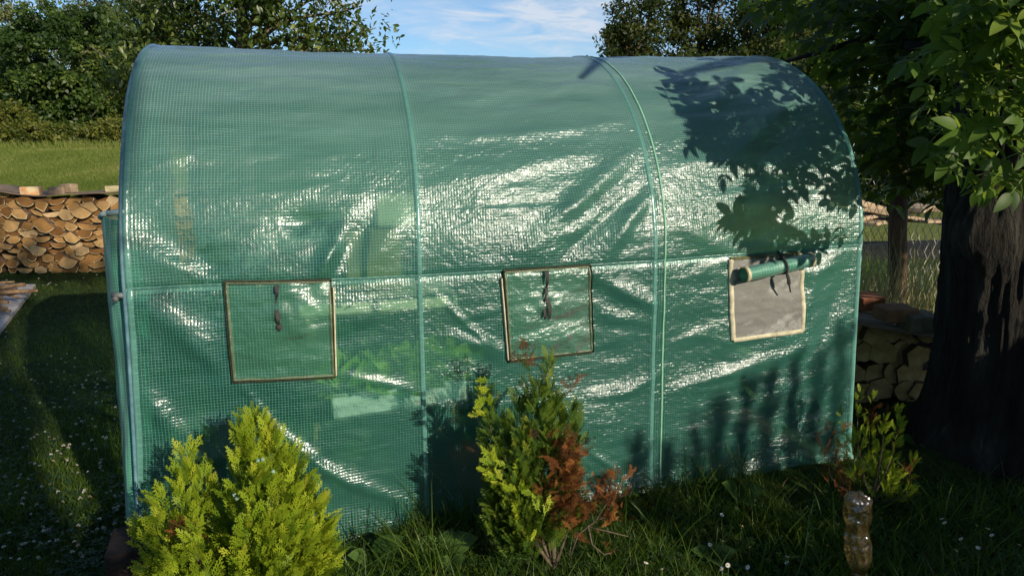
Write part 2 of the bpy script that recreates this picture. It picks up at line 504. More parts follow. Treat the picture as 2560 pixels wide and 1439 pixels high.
def film_mat(name, strand, film, tint, op_f=.5, op_s=.92, pitch=.0108, lw=.27, rough=.225, grid=True, crinkle=1.0, roof_haze=False, blur=.35, ior=1.55, gw=1.0):
    t = NT(name)
    uv = t.n("ShaderNodeUVMap", uv_map="UVMap").outputs[0]
    # threads wander a little
    wv = t.noise(uv, 5.0, 2, out=1)
    wob = t.n("ShaderNodeVectorMath", {0: uv, 1: t.n("ShaderNodeVectorMath", {0: t.n("ShaderNodeVectorMath", {0: wv, 1: (.5, .5, .5)}, operation='SUBTRACT').outputs[0], 3: .010}, operation='SCALE').outputs[0]}, operation='ADD').outputs[0]
    sp_ = t.n("ShaderNodeSeparateXYZ", {0: wob})
    def tri(c, p):
        f = t.math('FRACT', t.math('DIVIDE', c, p))
        return t.math('MULTIPLY', t.math('ABSOLUTE', t.math('SUBTRACT', f, .5)), 2.0)
    gu, gv = tri(sp_.outputs[0], pitch), tri(sp_.outputs[1], pitch)
    g = t.math('MAXIMUM', gu, gv)
    line = t.n("ShaderNodeMapRange", {0: g, 1: 1-lw-.08, 2: 1-lw+.08}).outputs[0]
    # crumple of the thin film between the threads
    mpx = t.n("ShaderNodeMapping", {"Vector": uv}); mpx.inputs["Scale"].default_value = (21, 36, 1); mpx.inputs["Rotation"].default_value = (0, 0, .10)
    c1 = t.noise(mpx.outputs[0], 1.0, 5, .62, .8)
    mp2 = t.n("ShaderNodeMapping", {"Vector": uv}); mp2.inputs["Scale"].default_value = (48, 70, 1)
    vo = t.n("ShaderNodeTexVoronoi", {"Vector": mp2.outputs[0], "Scale": 1.0, "Randomness": 1.0}, feature='F1')
    mp3 = t.n("ShaderNodeMapping", {"Vector": uv}); mp3.inputs["Scale"].default_value = (3.2, 5.0, 1)
    patch = t.n("ShaderNodeMapRange", {0: t.noise(mp3.outputs[0], 1.0, 4, .6), 1: .36, 2: .62, 3: .25, 4: 1.0}).outputs[0]
    hgt = t.math('ADD', t.math('MULTIPLY', c1, .0038*crinkle), t.math('MULTIPLY', t.math('MULTIPLY', vo.outputs[0], patch), .0026*crinkle))
    taut = t.n("ShaderNodeMapRange", {0: t.n("ShaderNodeSeparateXYZ", {0: uv}).outputs[0], 1: .75, 2: 1.35, 3: .55, 4: 1.0}).outputs[0]
    hgt = t.math('MULTIPLY', hgt, taut)
    hgt = t.math('ADD', hgt, t.math('MULTIPLY', t.math('MULTIPLY', t.math('SUBTRACT', 1.0, t.math('MULTIPLY', gu, gu)), t.math('SUBTRACT', 1.0, t.math('MULTIPLY', gv, gv))), t.math('MULTIPLY', t.math('ADD', patch, .2), (.00055 if roof_haze else .0004) if grid else 0.0)))
    nrm = t.n("ShaderNodeBump", {"Height": hgt, "Strength": 1.0, "Distance": 1.0}).outputs[0]
    # grime streaks: a milky bloom that differs from place to place
    mp4 = t.n("ShaderNodeMapping", {"Vector": uv}); mp4.inputs["Scale"].default_value = (1.2, 7, 1)
    dirt = t.noise(mp4.outputs[0], 1.0, 6, .65)
    filmc = t.mix(t.n("ShaderNodeMapRange", {0: dirt, 1: .35, 2: .7}).outputs[0], film, tuple(min(1, c*1.5+.01) for c in film))
    colr = t.mix(line if grid else 0.0, filmc, strand)
    op = t.math('ADD', t.math('MULTIPLY', line, op_s-op_f), op_f) if grid else t.math('ADD', t.math('MULTIPLY', dirt, .25), op_f-.12)
    if roof_haze:     # sky haze and glow of the upper film painted in, paler with height
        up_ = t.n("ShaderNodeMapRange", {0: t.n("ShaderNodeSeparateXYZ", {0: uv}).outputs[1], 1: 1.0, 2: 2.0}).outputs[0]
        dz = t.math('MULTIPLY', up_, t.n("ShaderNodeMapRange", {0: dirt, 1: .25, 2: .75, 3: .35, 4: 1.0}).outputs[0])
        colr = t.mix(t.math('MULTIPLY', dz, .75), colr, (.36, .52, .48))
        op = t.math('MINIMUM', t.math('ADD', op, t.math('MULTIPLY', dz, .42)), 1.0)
    di = t.n("ShaderNodeBsdfDiffuse", {"Color": colr, "Normal": nrm})
    tl = t.n("ShaderNodeBsdfTranslucent", {"Color": colr})
    dd = t.n("ShaderNodeMixShader", {0: .38, 1: di, 2: tl})
    tp = t.n("ShaderNodeBsdfTransparent", {"Color": tint})
    # the film is cloudy: part of what shows through it is smeared
    rf = t.n("ShaderNodeBsdfRefraction", {"Color": tint, "Roughness": .45, "IOR": 1.15})
    thru = t.n("ShaderNodeMixShader", {0: blur, 1: tp, 2: rf})
    body = t.n("ShaderNodeMixShader", {0: op, 1: thru, 2: dd})
    gl = t.n("ShaderNodeBsdfGlossy", {"Color": (.95, .95, .95), "Roughness": rough, "Normal": nrm})
    g2 = t.n("ShaderNodeBsdfGlossy", {"Color": (.95, .95, .95), "Roughness": .52, "Normal": nrm})
    gl = t.n("ShaderNodeMixShader", {0: .20, 1: gl, 2: g2})
    fr = t.math('MULTIPLY', t.n("ShaderNodeFresnel", {"IOR": ior, "Normal": nrm}).outputs[0], gw)
    return t.done(t.n("ShaderNodeMixShader", {0: fr, 1: body, 2: gl}))

M_FILM = film_mat("green_mesh_film", (.105, .41, .32), (.020, .170, .125), (.76, .97, .86), op_f=.20, op_s=.58, lw=.22, roof_haze=True, blur=.28)
M_FLAP = film_mat("grey_green_flap_film", (.13, .36, .25), (.06, .23, .155), (.74, .95, .82), op_f=.30, op_s=.62, lw=.2)
M_ROLL = film_mat("rolled_door_film", (.16, .46, .34), (.07, .28, .20), (.8, .95, .87), op_f=.55, op_s=.85, rough=.40, crinkle=.5, blur=.2, ior=1.45, gw=.3)
M_SCREEN = film_mat("grey_insect_screen", (.2, .2, .19), (.21, .205, .185), (.75, .75, .7), op_f=.86, grid=False, rough=.6, crinkle=.25, blur=0.0, gw=.25)
M_TAPE = mat_basic("beige_border_tape", [(.3, (.30, .28, .18)), (.6, (.52, .48, .34)), (.8, (.62, .58, .44))], 30, .8, .3, .003)
M_TAPE_O = mat_basic("mossy_border_tape", [(.3, (.045, .045, .018)), (.5, (.11, .11, .045)), (.7, (.26, .25, .13))], 25, .85, .3, .003)
M_TAPE_F = film_mat("mossy_hem_film", (.24, .31, .17), (.12, .17, .09), (.75, .9, .7), op_f=.50, op_s=.8, crinkle=.6, blur=.2)
M_STITCH = mat_basic("dark_stitched_edge", [(.3, (.016, .016, .010)), (.7, (.06, .055, .03))], 40, .9, .3, .002)
M_STRAP = mat_basic("dark_webbing", [(.3, (.018, .018, .018)), (.7, (.05, .048, .045))], 40, .8, .3, .002)
M_PIPE = mat_basic("grey_tube", [(.3, (.22, .32, .32)), (.7, (.34, .46, .44))], 20, .35, .1, .002, spec=.5)
M_PIPING = mat_basic("green_piping", [(.3, (.13, .32, .20)), (.7, (.22, .46, .30))], 30, .5, .2, .002, spec=.5)
M_EDGE = mat_basic("blue_grey_hem", [(.3, (.045, .10, .14)), (.7, (.12, .24, .27))], 20, .5, .2, .003)

tunnel = empty("poly_tunnel", T0, YAW, label="green mesh covered garden tunnel with three roll-up windows", cat="greenhouse")
TM_INV = np.array((Matrix.Translation(Vector(tuple(T0))) @ Matrix.Rotation(YAW, 4, 'Z')).inverted())
def to_tun(P):
    P = np.asarray(P, float)
    return P @ TM_INV[:3, :3].T + TM_INV[:3, 3]

def grid_faces(nr, nc):
    I = np.arange(nr*nc).reshape(nr, nc)
    return np.stack([I[:-1, :-1], I[:-1, 1:], I[1:, 1:], I[1:, :-1]], -1).reshape(-1, 4)

def hem_v(s):
    return np.interp(s, [0, .12, .4, 1.0, 2, 3], [.16, .10, .0, .0, .0, .0])
def sheet(name, s0, s1, v0, v1, ns, nv, mat, parent, off=0.0, extra=None, usedisp=True):
    S, Vv = np.meshgrid(np.linspace(s0, s1, ns), np.linspace(v0, v1, nv))
    d = disp(S, Vv) if usedisp else 0*S
    if extra is not None: d = d + extra(S, Vv)
    n, z, nn, nz = prof(Vv)
    o = d+off
    P = t_local(s_fix(S, Vv), n+nn*o, z+z_fix(S, Vv)+nz*o)
    hv = hem_v(S)*np.clip(1-Vv/.5, 0, 1)
    P[..., 2] += np.where(Vv < .5, hv, 0) + .012
    uv = np.stack([S.ravel(), Vv.ravel()], 1)
    me = np_mesh(name, to_tun(P.reshape(-1, 3)), grid_faces(nv, ns), uv=uv)
    return link(name, me, mat, parent, smooth=True)

# front and roof finely, the back more coarsely; one sheet
ns = 360
vv = np.concatenate([np.linspace(0, ZS+ARC*.52, 300), np.linspace(ZS+ARC*.52, VTOT, 90)[1:]])
S, Vv = np.meshgrid(np.linspace(0, 3, ns), vv)
d = disp(S, Vv)
n, z, nn, nz = prof(Vv)
P = t_local(s_fix(S, Vv), n+nn*d, z+z_fix(S, Vv)+nz*d)
P[..., 2] += np.where(Vv < .5, hem_v(S)*np.clip(1-Vv/.5, 0, 1), 0) + .012
link("cover", np_mesh("cover", to_tun(P.reshape(-1, 3)), grid_faces(len(vv), ns), uv=np.stack([S.ravel(), Vv.ravel()], 1)), M_FILM, tunnel, smooth=True)

def end_sheet(s, name, vmax_keep=None, bulge=.02, out=1):
    """the end wall: rings shrinking to the middle"""
    m, k = 160, 40
    vv = np.linspace(0, VTOT, m)
    n, z, _, _ = prof(vv)
    r = np.linspace(1, 0.02, k)
    cz = .75
    N = RR + (n-RR)[None]*r[:, None]; Z = cz + (z-cz)[None]*r[:, None]
    off = bulge*np.sin(np.pi*(1-r))[:, None]*(1+.5*fbm(N*2.5, Z*2.5, 0, 66, 3)) + .012*fbm(N*3, Z*9, 0, 67, 3)
    P = t_local(s_fix(np.full_like(N, s), np.broadcast_to(vv, N.shape)) + out*off, N, Z+.02)
    return N, Z, P, grid_faces(k, m)
N, Z, P, Fq = end_sheet(3.0, "end_wall")
link("end_wall", np_mesh("end_wall", to_tun(P.reshape(-1, 3)), Fq, uv=np.stack([N.ravel(), Z.ravel()], 1)), M_FILM, tunnel, smooth=True)
# near end: film above and beside the open doorway
N, Z, P, Fq = end_sheet(0.0, "end_wall", out=-1)
cN = N.reshape(-1)[Fq].mean(1); cZ = Z.reshape(-1)[Fq].mean(1)
keep = ~((cN > RR+.12) & (cN < RR+.62) & (cZ < 1.5))
link("end_wall", np_mesh("end_wall", to_tun(P.reshape(-1, 3)), Fq[keep], uv=np.stack([N.ravel(), Z.ravel()], 1)), M_FILM, tunnel, smooth=True)

# hoops, ridge bar, crossbars, feet
for h_ in range(4):
    vvh = np.linspace(0.02, VTOT-.02, 140)
    P = surf(np.full(140, float(h_)), vvh, -.012)
    V, Fc = tube_np(to_tun(P), .011, 10)
    link("hoop", np_mesh("hoop", np.array(V), [np.array([f for f in Fc if len(f) == 4]), np.array([f for f in Fc if len(f) != 4])]), M_PIPE, tunnel, smooth=True)
def bar(name, v, off, r=.011, mat=M_PIPE):
    ss = np.linspace(0, 3, 60)
    P = surf(ss, np.full(60, v), off)
    m = MB(); m.tube(to_tun(P), r, 8); return m.build(name, mat, tunnel, True)
bar("crossbar", ZS, -.030); bar("crossbar", VTOT-ZS, -.030); bar("ridge_bar", VTOT/2, -.026)

# bright welt where the sheet is drawn over each hoop, and the sewn joins
def strip(name, sv, w, mat, lift=.004, parent=tunnel, n=120, prof_h=.004):
    """ribbon following (s,v) points on the cover surface"""
    sv = np.array(sv, float)
    tt = np.linspace(0, 1, len(sv)); t2 = np.linspace(0, 1, n)
    s = np.interp(t2, tt, sv[:, 0]); v = np.interp(t2, tt, sv[:, 1])
    ds, dv = np.gradient(s), np.gradient(v); l = np.hypot(ds, dv); ds, dv = ds/l, dv/l
    rows = []
    for k, (a, hh) in enumerate(((-.5, 0), (-.38, 1), (0, 1.25), (.38, 1), (.5, 0))):
        S, Vv = s - dv*a*w, v + ds*a*w
        dd = disp(S, Vv); nq, z, nn, nz = prof(Vv); o = dd + lift*hh + (0.0006 if hh == 0 else 0)
        P = t_local(s_fix(S, Vv), nq+nn*o, z+z_fix(S, Vv)+nz*o)
        P[..., 2] += np.where(Vv < .5, hem_v(S)*np.clip(1-Vv/.5, 0, 1), 0) + .012
        rows.append(P)
    P = np.stack(rows)
    uv = np.stack([np.repeat(np.linspace(0, w, 5), n), np.tile(t2, 5)], 1)
    return link(name, np_mesh(name, to_tun(P.reshape(-1, 3)), grid_faces(5, n), uv=uv), mat, parent, smooth=True)

M_WELT = film_mat("pale_welt_film", (.20, .46, .40), (.16, .42, .36), (.5, .8, .7), op_f=.45, op_s=.7, rough=.22, lw=.15)
for h_ in (0, 1, 2, 3):
    sx = {0: .012, 1: 1.0, 2: 2.0, 3: 2.99}[h_]
    strip("hoop_welt", [(sx, v) for v in np.linspace(.03 if h_ else .1, VTOT/2+.3, 40)], .017 if h_ in (1, 2) else .018, M_WELT, n=220, lift=.0018)
strip("sewn_join", [(2.045, v) for v in np.linspace(.02, VTOT/2+.2, 40)], .008, M_PIPING, n=220)
strip("seam_tape", [(s, ZS+.004) for s in np.linspace(0.01, 2.99, 40)], .010, M_WELT, n=300, lift=.002)
# dark piping along the near end edge
P = surf(np.zeros(150)-.004, np.linspace(.1, VTOT-.1, 150), .008)
m = MB(); m.tube(to_tun(P), .0065, 8); m.build("end_piping", M_EDGE, tunnel, True)

# clamp on the near end
c0 = to_tun(surf(np.array(-.015), np.array(ZS-.003), .005))
m = MB(); m.tube([c0+np.array([-.030, .01, 0]), c0+np.array([.012, 0, .0])], .010, 10); m.tube([c0+np.array([-.02, -.004, -.012]), c0+np.array([-.02, .05, -.014])], .010, 8)
m.build("tube_clamp", mat_basic("zinc", [(.3, (.07, .075, .075)), (.7, (.18, .19, .18))], 30, .6, .2, .002, metallic=.2), tunnel, True)

# door sheet pulled aside and curled at the near end
th = np.linspace(-.25, np.pi*1.12, 46); zz_ = np.linspace(.06, 1.30, 80)
TH, ZZ = np.meshgrid(th, zz_)
rad = .125 - .035*(ZZ-.1) + .012*fbm(TH*2, ZZ*3, 0, 71, 3)
slump = .10*np.clip((1.3-ZZ)/1.2, 0, 1)
sx = -.012 - rad*.85*np.sin(TH)*np.interp(ZZ, [0, .3, .7, 1.0, 1.3], [.35, .5, .72, .95, 1.0]) + .0*slump
nx_ = .14 - rad*1.1*np.cos(TH)
dl = -.055*np.clip((ZS-ZZ)/ZS, 0, 1)**1.2
P = t_local(sx + dl*1.3, nx_, ZZ + .03*np.cos(TH))
door = link("door_flap", np_mesh("door_flap", to_tun(P.reshape(-1, 3)), grid_faces(80, 46), uv=np.stack([(TH*.13).ravel(), ZZ.ravel()], 1)), M_ROLL, tunnel, smooth=True)
m = MB(); m.tube(to_tun(P[-1]), .010, 8); m.build("zip_band", mat_basic("zip_tape", [(.3, (.25, .34, .32)), (.7, (.42, .52, .48))], 40, .6, .2, .002), door, True)

# ---- windows in the front
def q2sv(corners): return [px_sv(*c) for c in corners]
def bil(q, u, v):
    q = [np.array(a) for a in q]
    u = np.asarray(u)[..., None]; v = np.asarray(v)[..., None]
    return (q[0]*(1-u)+q[1]*u)*(1-v) + (q[3]*(1-u)+q[2]*u)*v
def patch(name, q, off, mat, parent, nu=50, nv=50, fn=None):
    U, W = np.meshgrid(np.linspace(0, 1, nu), np.linspace(0, 1, nv))
    sv = bil(q, U, W); S, Vv = sv[..., 0], sv[..., 1]
    o = disp(S, Vv) + off
    if fn is not None: o = o + fn(U, W)
    nq, z, nn, nz = prof(Vv)
    P = t_local(s_fix(S, Vv), nq+nn*o, z+z_fix(S, Vv)+nz*o); P[..., 2] += .012
    return link(name, np_mesh(name, to_tun(P.reshape(-1, 3)), grid_faces(nv, nu), uv=np.stack([S.ravel(), Vv.ravel()], 1)), mat, parent, smooth=True)
def edge_strip(q, a, b, w, mat, parent, inset=0.0, lift=.007, name="border_tape"):
    q = [np.array(c) for c in q]
    return strip(name, [q[a]*(1-k)+q[b]*k for k in np.linspace(0, 1, 12)], w, mat, lift, parent, 60)

W1 = q2sv([(568, 716), (826, 711), (834, 941), (586, 956)])
W2 = q2sv([(1262, 688), (1473, 677), (1481, 883), (1274, 905)])
W3 = q2sv([(1829, 655), (2004, 641), (2004, 831), (1831, 853)])
def belly(amp, seed):
    def f(U, W):
        return amp*np.sin(np.pi*U)*np.sin(np.pi*np.clip(W*.85+.08, 0, 1)) + .004*fbm(U*5, W*5, 0, seed, 3)+.004
    return f
def strap(parent, top_px, pts, w):
    """hanging webbing: a ribbon with a knot; points are px offsets from the top"""
    q = [px_sv(top_px[0]+a, top_px[1]+b) for a, b in pts]
    q = np.array(q); n_ = 40
    tt = np.linspace(0, 1, len(q)); t2 = np.linspace(0, 1, n_)
    s = np.interp(t2, tt, q[:, 0]); v = np.interp(t2, tt, q[:, 1])
    tw = .5+.5*np.cos(t2*np.pi*2*1.4)
    nq, z, nn, nz = prof(v)
    o = disp(s, v) + .026 + .010*np.sin(t2*9)
    L = []
    for side in (-.5, .5):
        L.append(t_local(s_fix(s, v)+side*w*(.35+.65*tw), nq+nn*(o+side*w*(1-tw)*.8), z+z_fix(s, v)+.012))
    P = np.stack(L+[L[1]+EN*.0022, L[0]+EN*.0022, L[0]])
    return link("tie_strap", np_mesh("tie_strap", to_tun(P.reshape(-1, 3)), grid_faces(5, n_)), M_STRAP, parent, smooth=False)

for k, (q, seed) in enumerate(((W1, 5), (W2, 8))):
    fl = patch("window_flap", q, .004, M_FLAP, tunnel, fn=belly(.012, seed))
    tapes = [(0, 1), (1, 2), (3, 2), (0, 3)]
    for a, b in tapes:
        edge_strip(q, a, b, .0125, M_TAPE_F, fl, lift=.011)
        qq = [np.array(c) for c in q]; cc = sum(qq)/4
        qq = [cc+(c-cc)*1.045 for c in qq]
        edge_strip(qq, a, b, .006 if (a, b) == (0, 1) else .002, M_STITCH, fl, lift=.014, name="stitching")
    # a pale zip band runs down one side
    qa = [np.array(c) for c in q]
    if k == 0: e0, e1 = qa[1]+np.array([.014, -.02]), qa[2]+np.array([.010, 0])
    else: e0, e1 = qa[0]+np.array([-.016, -.02]), qa[3]+np.array([-.012, 0])
    strip("zip_band", [e0*(1-j)+e1*j for j in np.linspace(0, 1, 12)], .008, M_TAPE, .013, fl, 60)
    if k == 0:
        strap(fl, (690, 716), [(0, 0), (2, 25), (-3, 50), (6, 75), (6, 98)], .017)
        kn = to_tun(surf(*[np.array(c) for c in px_sv(697, 808)], .034))
        mb = MB(); mb.tube([kn+np.array([0, 0, .012]), kn, kn-np.array([0, 0, .014])], [.008, .013, .006], 8); mb.build("buckle", M_STRAP, fl, True)
    else:
        strap(fl, (1361, 682), [(0, 0), (2, 28), (0, 55), (6, 85), (8, 118)], .016)
        strap(fl, (1361, 722), [(0, 0), (-2, 30), (-6, 55), (-7, 78)], .012)

scr = patch("insect_screen", W3, .006, M_SCREEN, tunnel, fn=lambda U, W: -.004*np.sin(np.pi*U)*np.sin(np.pi*W)+.003)
qa = [np.array(c) for c in W3]
for a, b in ((1, 2), (3, 2), (0, 3)):
    edge_strip(W3, a, b, .024, M_TAPE, scr, lift=.010)
edge_strip(W3, 0, 1, .014, M_TAPE_O, scr, lift=.010)
# the flap rolled up above the screen, hanging a little askew
pL = to_tun(surf(*[np.array(c) for c in px_sv(1842, 684)], .048)); pR = to_tun(surf(*[np.array(c) for c in px_sv(2016, 645)], .040))
Vr = []; nr_, nt_ = 60, 70
axis = pR-pL; ax = axis/np.linalg.norm(axis); up_ = np.array([0, 0, 1.0]); up_ -= ax*(up_@ax); up_ /= np.linalg.norm(up_); fw_ = np.cross(ax, up_)
tts = np.linspace(0, 1, nr_); ths = np.linspace(0, 2*np.pi*2.2, nt_)
TT, THs = np.meshgrid(tts, ths)
rr_ = (.032 - .0030*THs/(2*np.pi))*(1-.14*np.exp(-((TT-.56)/.07)**2)) + .0018*fbm(TT*9, THs, 0, 5, 2)
P = pL + TT[..., None]*axis + (np.cos(THs+2.1)*rr_)[..., None]*up_ + (np.sin(THs+2.1)*rr_)[..., None]*fw_
rolled = link("rolled_flap", np_mesh("rolled_flap", P.reshape(-1, 3), grid_faces(nt_, nr_), uv=np.stack([(TT*.28).ravel(), (THs*.035).ravel()], 1)), M_ROLL, tunnel, smooth=True)
for e in (0.02, .97):
    for w_, mat_ in ((.0330, M_TAPE_O), (.0336, M_TAPE)):
        k = e + (.018 if mat_ is M_TAPE and e < .5 else -.012 if mat_ is M_TAPE else 0)
        a_ = np.linspace(0, 2*np.pi, 30)
        ring = np.array([pL+axis*k+(math.cos(q_)*up_+math.sin(q_)*fw_)*w_*1.0 for q_ in a_])
        V = np.stack([ring-ax*.006, ring+ax*.006]); 
        link("border_tape", np_mesh("border_tape", V.reshape(-1, 3), grid_faces(2, 30)), mat_, rolled, smooth=True)
# tie round the roll with two hanging ends
mb = MB()
a_ = np.linspace(0, 2*np.pi, 24); kc = pL+axis*.56
mb.tube([kc+(math.cos(q_)*up_+math.sin(q_)*fw_)*.033 for q_ in a_], .005, 6)
mb.tube([kc+up_*.035+fw_*.01, kc+up_*.06-fw_*.03], .006, 6)
kf = kc - up_*.030 + fw_*.026
if (fw_ @ np.array([0, -1, 0])) < 0: kf = kc - up_*.030 - fw_*.026
mb.tube([kf, kf+np.array([.012, -.004, -.03]), kf+np.array([.016, 0, -.05]), kf+np.array([.034, .012, -.085])], [.006, .006, .004, .003], 6)
mb.tube([kf, kf+np.array([.006, -.006, -.022]), kf+np.array([.014, 0, -.045])], [.006, .007, .008], 6)
mb.build("tie_strap", M_STRAP, rolled, False)
# ================================================================== thujas
M_BARK = mat_basic("bark_grey_brown", [(.3, (.05, .035, .022)), (.55, (.12, .09, .06)), (.75, (.20, .17, .13))], 18, .9, .7, .02, stretch=(1, 1, .25))
M_TWIG = mat_basic("dry_twig", [(.3, (.05, .035, .022)), (.7, (.15, .11, .075))], 40, .9, .4, .004)
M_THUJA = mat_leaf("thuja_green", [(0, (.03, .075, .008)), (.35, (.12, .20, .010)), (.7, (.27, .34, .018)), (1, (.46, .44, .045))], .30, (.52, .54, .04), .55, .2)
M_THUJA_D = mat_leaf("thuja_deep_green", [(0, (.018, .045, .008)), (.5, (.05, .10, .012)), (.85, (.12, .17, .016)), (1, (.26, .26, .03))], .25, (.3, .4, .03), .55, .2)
M_THUJA_B = mat_leaf("thuja_dead_brown", [(0, (.03, .012, .006)), (.5, (.10, .036, .012)), (.85, (.26, .095, .025)), (1, (.32, .16, .055))], .15, (.35, .14, .04), .75, .1)

def frond_template(seed, pairs=9, sub=4, w=.030, droop=.10, dens=1.0):
    r = random.Random(seed); V = []; Fc = []
    def strip(p, d, l, w0, w1):
        n = np.array([-d[1], d[0]]); q = p + d*l; m_ = p + d*l*.55
        b = len(V)
        V.extend([p-n*w0*.5, p+n*w0*.5, m_+n*w0*.62, q+n*w1*.35, q-n*w1*.35, m_-n*w0*.62])
        Fc.append((b, b+1, b+2, b+5)); Fc.append((b+5, b+2, b+3, b+4))
    up = np.array([0, 1.0])
    strip(np.array([0, 0.0]), up, .55, w*.9, w*.8); strip(np.array([0, .5]), up, .5, w, w)
    def turn(d, a): c, s = math.cos(a), math.sin(a); return np.array([d[0]*c-d[1]*s, d[0]*s+d[1]*c])
    for i in range(pairs*2):
        t = .10 + .86*(i+r.uniform(-.3, .3))/(pairs*2); sd = 1 if i % 2 else -1
        l = (.44*(1-t)**.9*min(1, .45+t*1.6) + .06)*r.uniform(.6, 1.15)
        d = turn(up, sd*math.radians(r.uniform(26, 40)))
        p = np.array([0, t])
        strip(p, d, l, w, w*.9)
        ns = max(1, int(sub*l/.4*dens+.6))
        for k in range(ns):
            tt = .28+.62*(k+r.uniform(-.2, .2))/ns; s2 = 1 if (k+i) % 2 else -1
            strip(p+d*l*tt, turn(d, s2*math.radians(r.uniform(30, 42))), l*r.uniform(.28, .42), w*.92, w*.8)
    V = np.array(V)
    # into 3-D: growth along z, spread along x, cupped and curling a little
    z = V[:, 1]; x = V[:, 0]
    P = np.stack([x, -.35*x*x + droop*z*z, z], 1)
    return P, np.array(Fc)
FRONDS = [frond_template(s, pairs=6, sub=3, w=.030) for s in (1, 2, 3, 4, 5, 6)]
FRONDS_FINE = [frond_template(s, pairs=10, sub=5, w=.026, droop=.2) for s in (11, 12, 13)]
FRONDS_DRY = [frond_template(s, pairs=6, sub=3, w=.022, droop=.35) for s in (21, 22, 23)]

def fronds_mesh(name, pos, dirs, facing, size, rnd, mat, parent, temps=FRONDS, seed=0):
    """pos (n,3), growth dirs, facing = outward normal of each spray"""
    rg = np.random.default_rng(seed)
    n = len(pos); ti = rg.integers(0, len(temps), n)
    z = dirs/np.linalg.norm(dirs, axis=1)[:, None]
    y = facing - z*np.sum(facing*z, 1)[:, None]; y /= np.linalg.norm(y, axis=1)[:, None]+1e-9
    x = np.cross(y, z)
    R = np.stack([x, y, z], 2)
    VV, FF, RN = [], [], []; b = 0
    for k, (tv, tf) in enumerate(temps):
        m = ti == k
        if not m.any(): continue
        V, Fq = scatter(tv, tf, R[m], pos[m], size[m])
        VV.append(V); FF.append(Fq+b); b += len(V)
        tip = np.clip(tv[:, 2]*.8+np.abs(tv[:, 0])*.6, 0, 1)
        RN.append((rnd[m][:, None]*.75 + tip[None]*.3).ravel())
    V = np.concatenate(VV); rn = np.clip(np.concatenate(RN), 0, 1)
    me = np_mesh(name, V, np.concatenate(FF), rnd=rn)
    return link(name, me, mat, parent)

def shoot_points(base, tip, r0, n, rg, lo=.25, power=.9):
    """points along a leaning shoot, on a spindle whose radius shrinks to the tip"""
    base, tip = np.array(base, float), np.array(tip, float)
    t_ = lo + (1-lo)*rg.random(n)**power
    ctr = base + (tip-base)*t_[:, None]
    # shoots leave the base outward then turn up
    bend = np.sin(np.pi*t_)[:, None]*np.array([(tip-base)[0], (tip-base)[1], 0])*.35
    ctr = ctr + bend
    a = rg.random(n)*2*np.pi
    rr = r0*np.clip(1.0-.92*((t_-lo)/(1-lo))**1.3, .05, 1)*np.sqrt(rg.random(n)*.75+.25)
    out = np.stack([np.cos(a), np.sin(a), 0*a], 1)
    ax = (tip-base)/np.linalg.norm(tip-base)
    return ctr + out*rr[:, None], out, np.broadcast_to(ax, ctr.shape), t_

def thuja(root, shoots, base, seed, mat, fsize=(.075, .13), per=60, temps=FRONDS, name="foliage", tone=0.0):
    rg = np.random.default_rng(seed)
    PP, DD, FF, SS, RR_ = [], [], [], [], []
    for tip, r0, mul in shoots:
        n = int(per*mul)
        p, out, ax, t_ = shoot_points(base, tip, r0, n, rg)
        d = ax*.9 + out*.55 + rg.normal(0, .26, (n, 3)) + np.array([0, 0, .35])
        f = out + rg.normal(0, .45, (n, 3)); f = np.cross(d, f)*rg.choice([-1, 1], n)[:, None]*.8 + out*.5
        PP.append(p); DD.append(d); FF.append(f)
        SS.append(rg.uniform(*fsize, n)*(1-.25*t_)); RR_.append(np.clip(rg.normal(.42+tone, .18, n)+.15*t_, 0, 1))
    return fronds_mesh(name, np.concatenate(PP), np.concatenate(DD), np.concatenate(FF), np.concatenate(SS), np.concatenate(RR_), mat, root, temps, seed)

def stems(root, base, tips, r=.010, name="stem", frac=.8):
    m = MB(); base = np.array(base, float)
    for tip in tips:
        tip = np.array(tip, float); L = []
        for t_ in np.linspace(0, frac, 8):
            L.append(base + (tip-base)*t_ + math.sin(math.pi*t_)*np.array([(tip-base)[0], (tip-base)[1], 0])*.35)
        m.tube(L, np.linspace(r, r*.25, 8), 6)
    return m.build(name, M_TWIG, root, True)

def relp(root_loc, pts): return [np.array(p)-np.array(root_loc) for p in pts]

# --- left: the big bright one
b = at_y(612, 1475, 2.20); b[2] = gz(b[0], b[1])
th1 = empty("thuja", b, label="large bright yellow-green thuja shrub at the near left foot of the tunnel", cat="shrub")
def T(px, py, Y): return at_y(px, py, Y)-b
sh = [(T(640, 1062, 2.24), .15, 3.0), (T(608, 1095, 2.18), .09, 1.3), (T(675, 1095, 2.22), .11, 1.7), (T(466, 1140, 2.24), .055, 1.1), (T(505, 1155, 2.28), .04, .6),
      (T(738, 1180, 2.20), .10, 1.7), (T(775, 1265, 2.16), .09, 1.4), (T(705, 1215, 2.10), .11, 1.5), (T(645, 1180, 2.08), .09, 1.5),
      (T(402, 1235, 2.2), .045, .8), (T(452, 1215, 2.16), .045, .7), (T(365, 1315, 2.2), .030, .4), (T(402, 1300, 2.1), .05, .9), (T(488, 1325, 2.0), .035, .6),
      (T(680, 1285, 2.02), .11, 1.5), (T(745, 1330, 2.06), .10, 1.3), (T(800, 1320, 2.14), .055, .9), (T(792, 1385, 2.1), .05, .7), (T(716, 1140, 2.26), .06, .9), (T(628, 1300, 2.0), .08, 1.2), (T(450, 1400, 1.98), .05, .7), (T(385, 1410, 2.05), .04, .5), (T(690, 1400, 1.96), .10, 1.0), (T(770, 1400, 2.1), .07, .7)]
thuja(th1, sh, (0, 0, 0), 101, M_THUJA, per=92, fsize=(.065, .12))
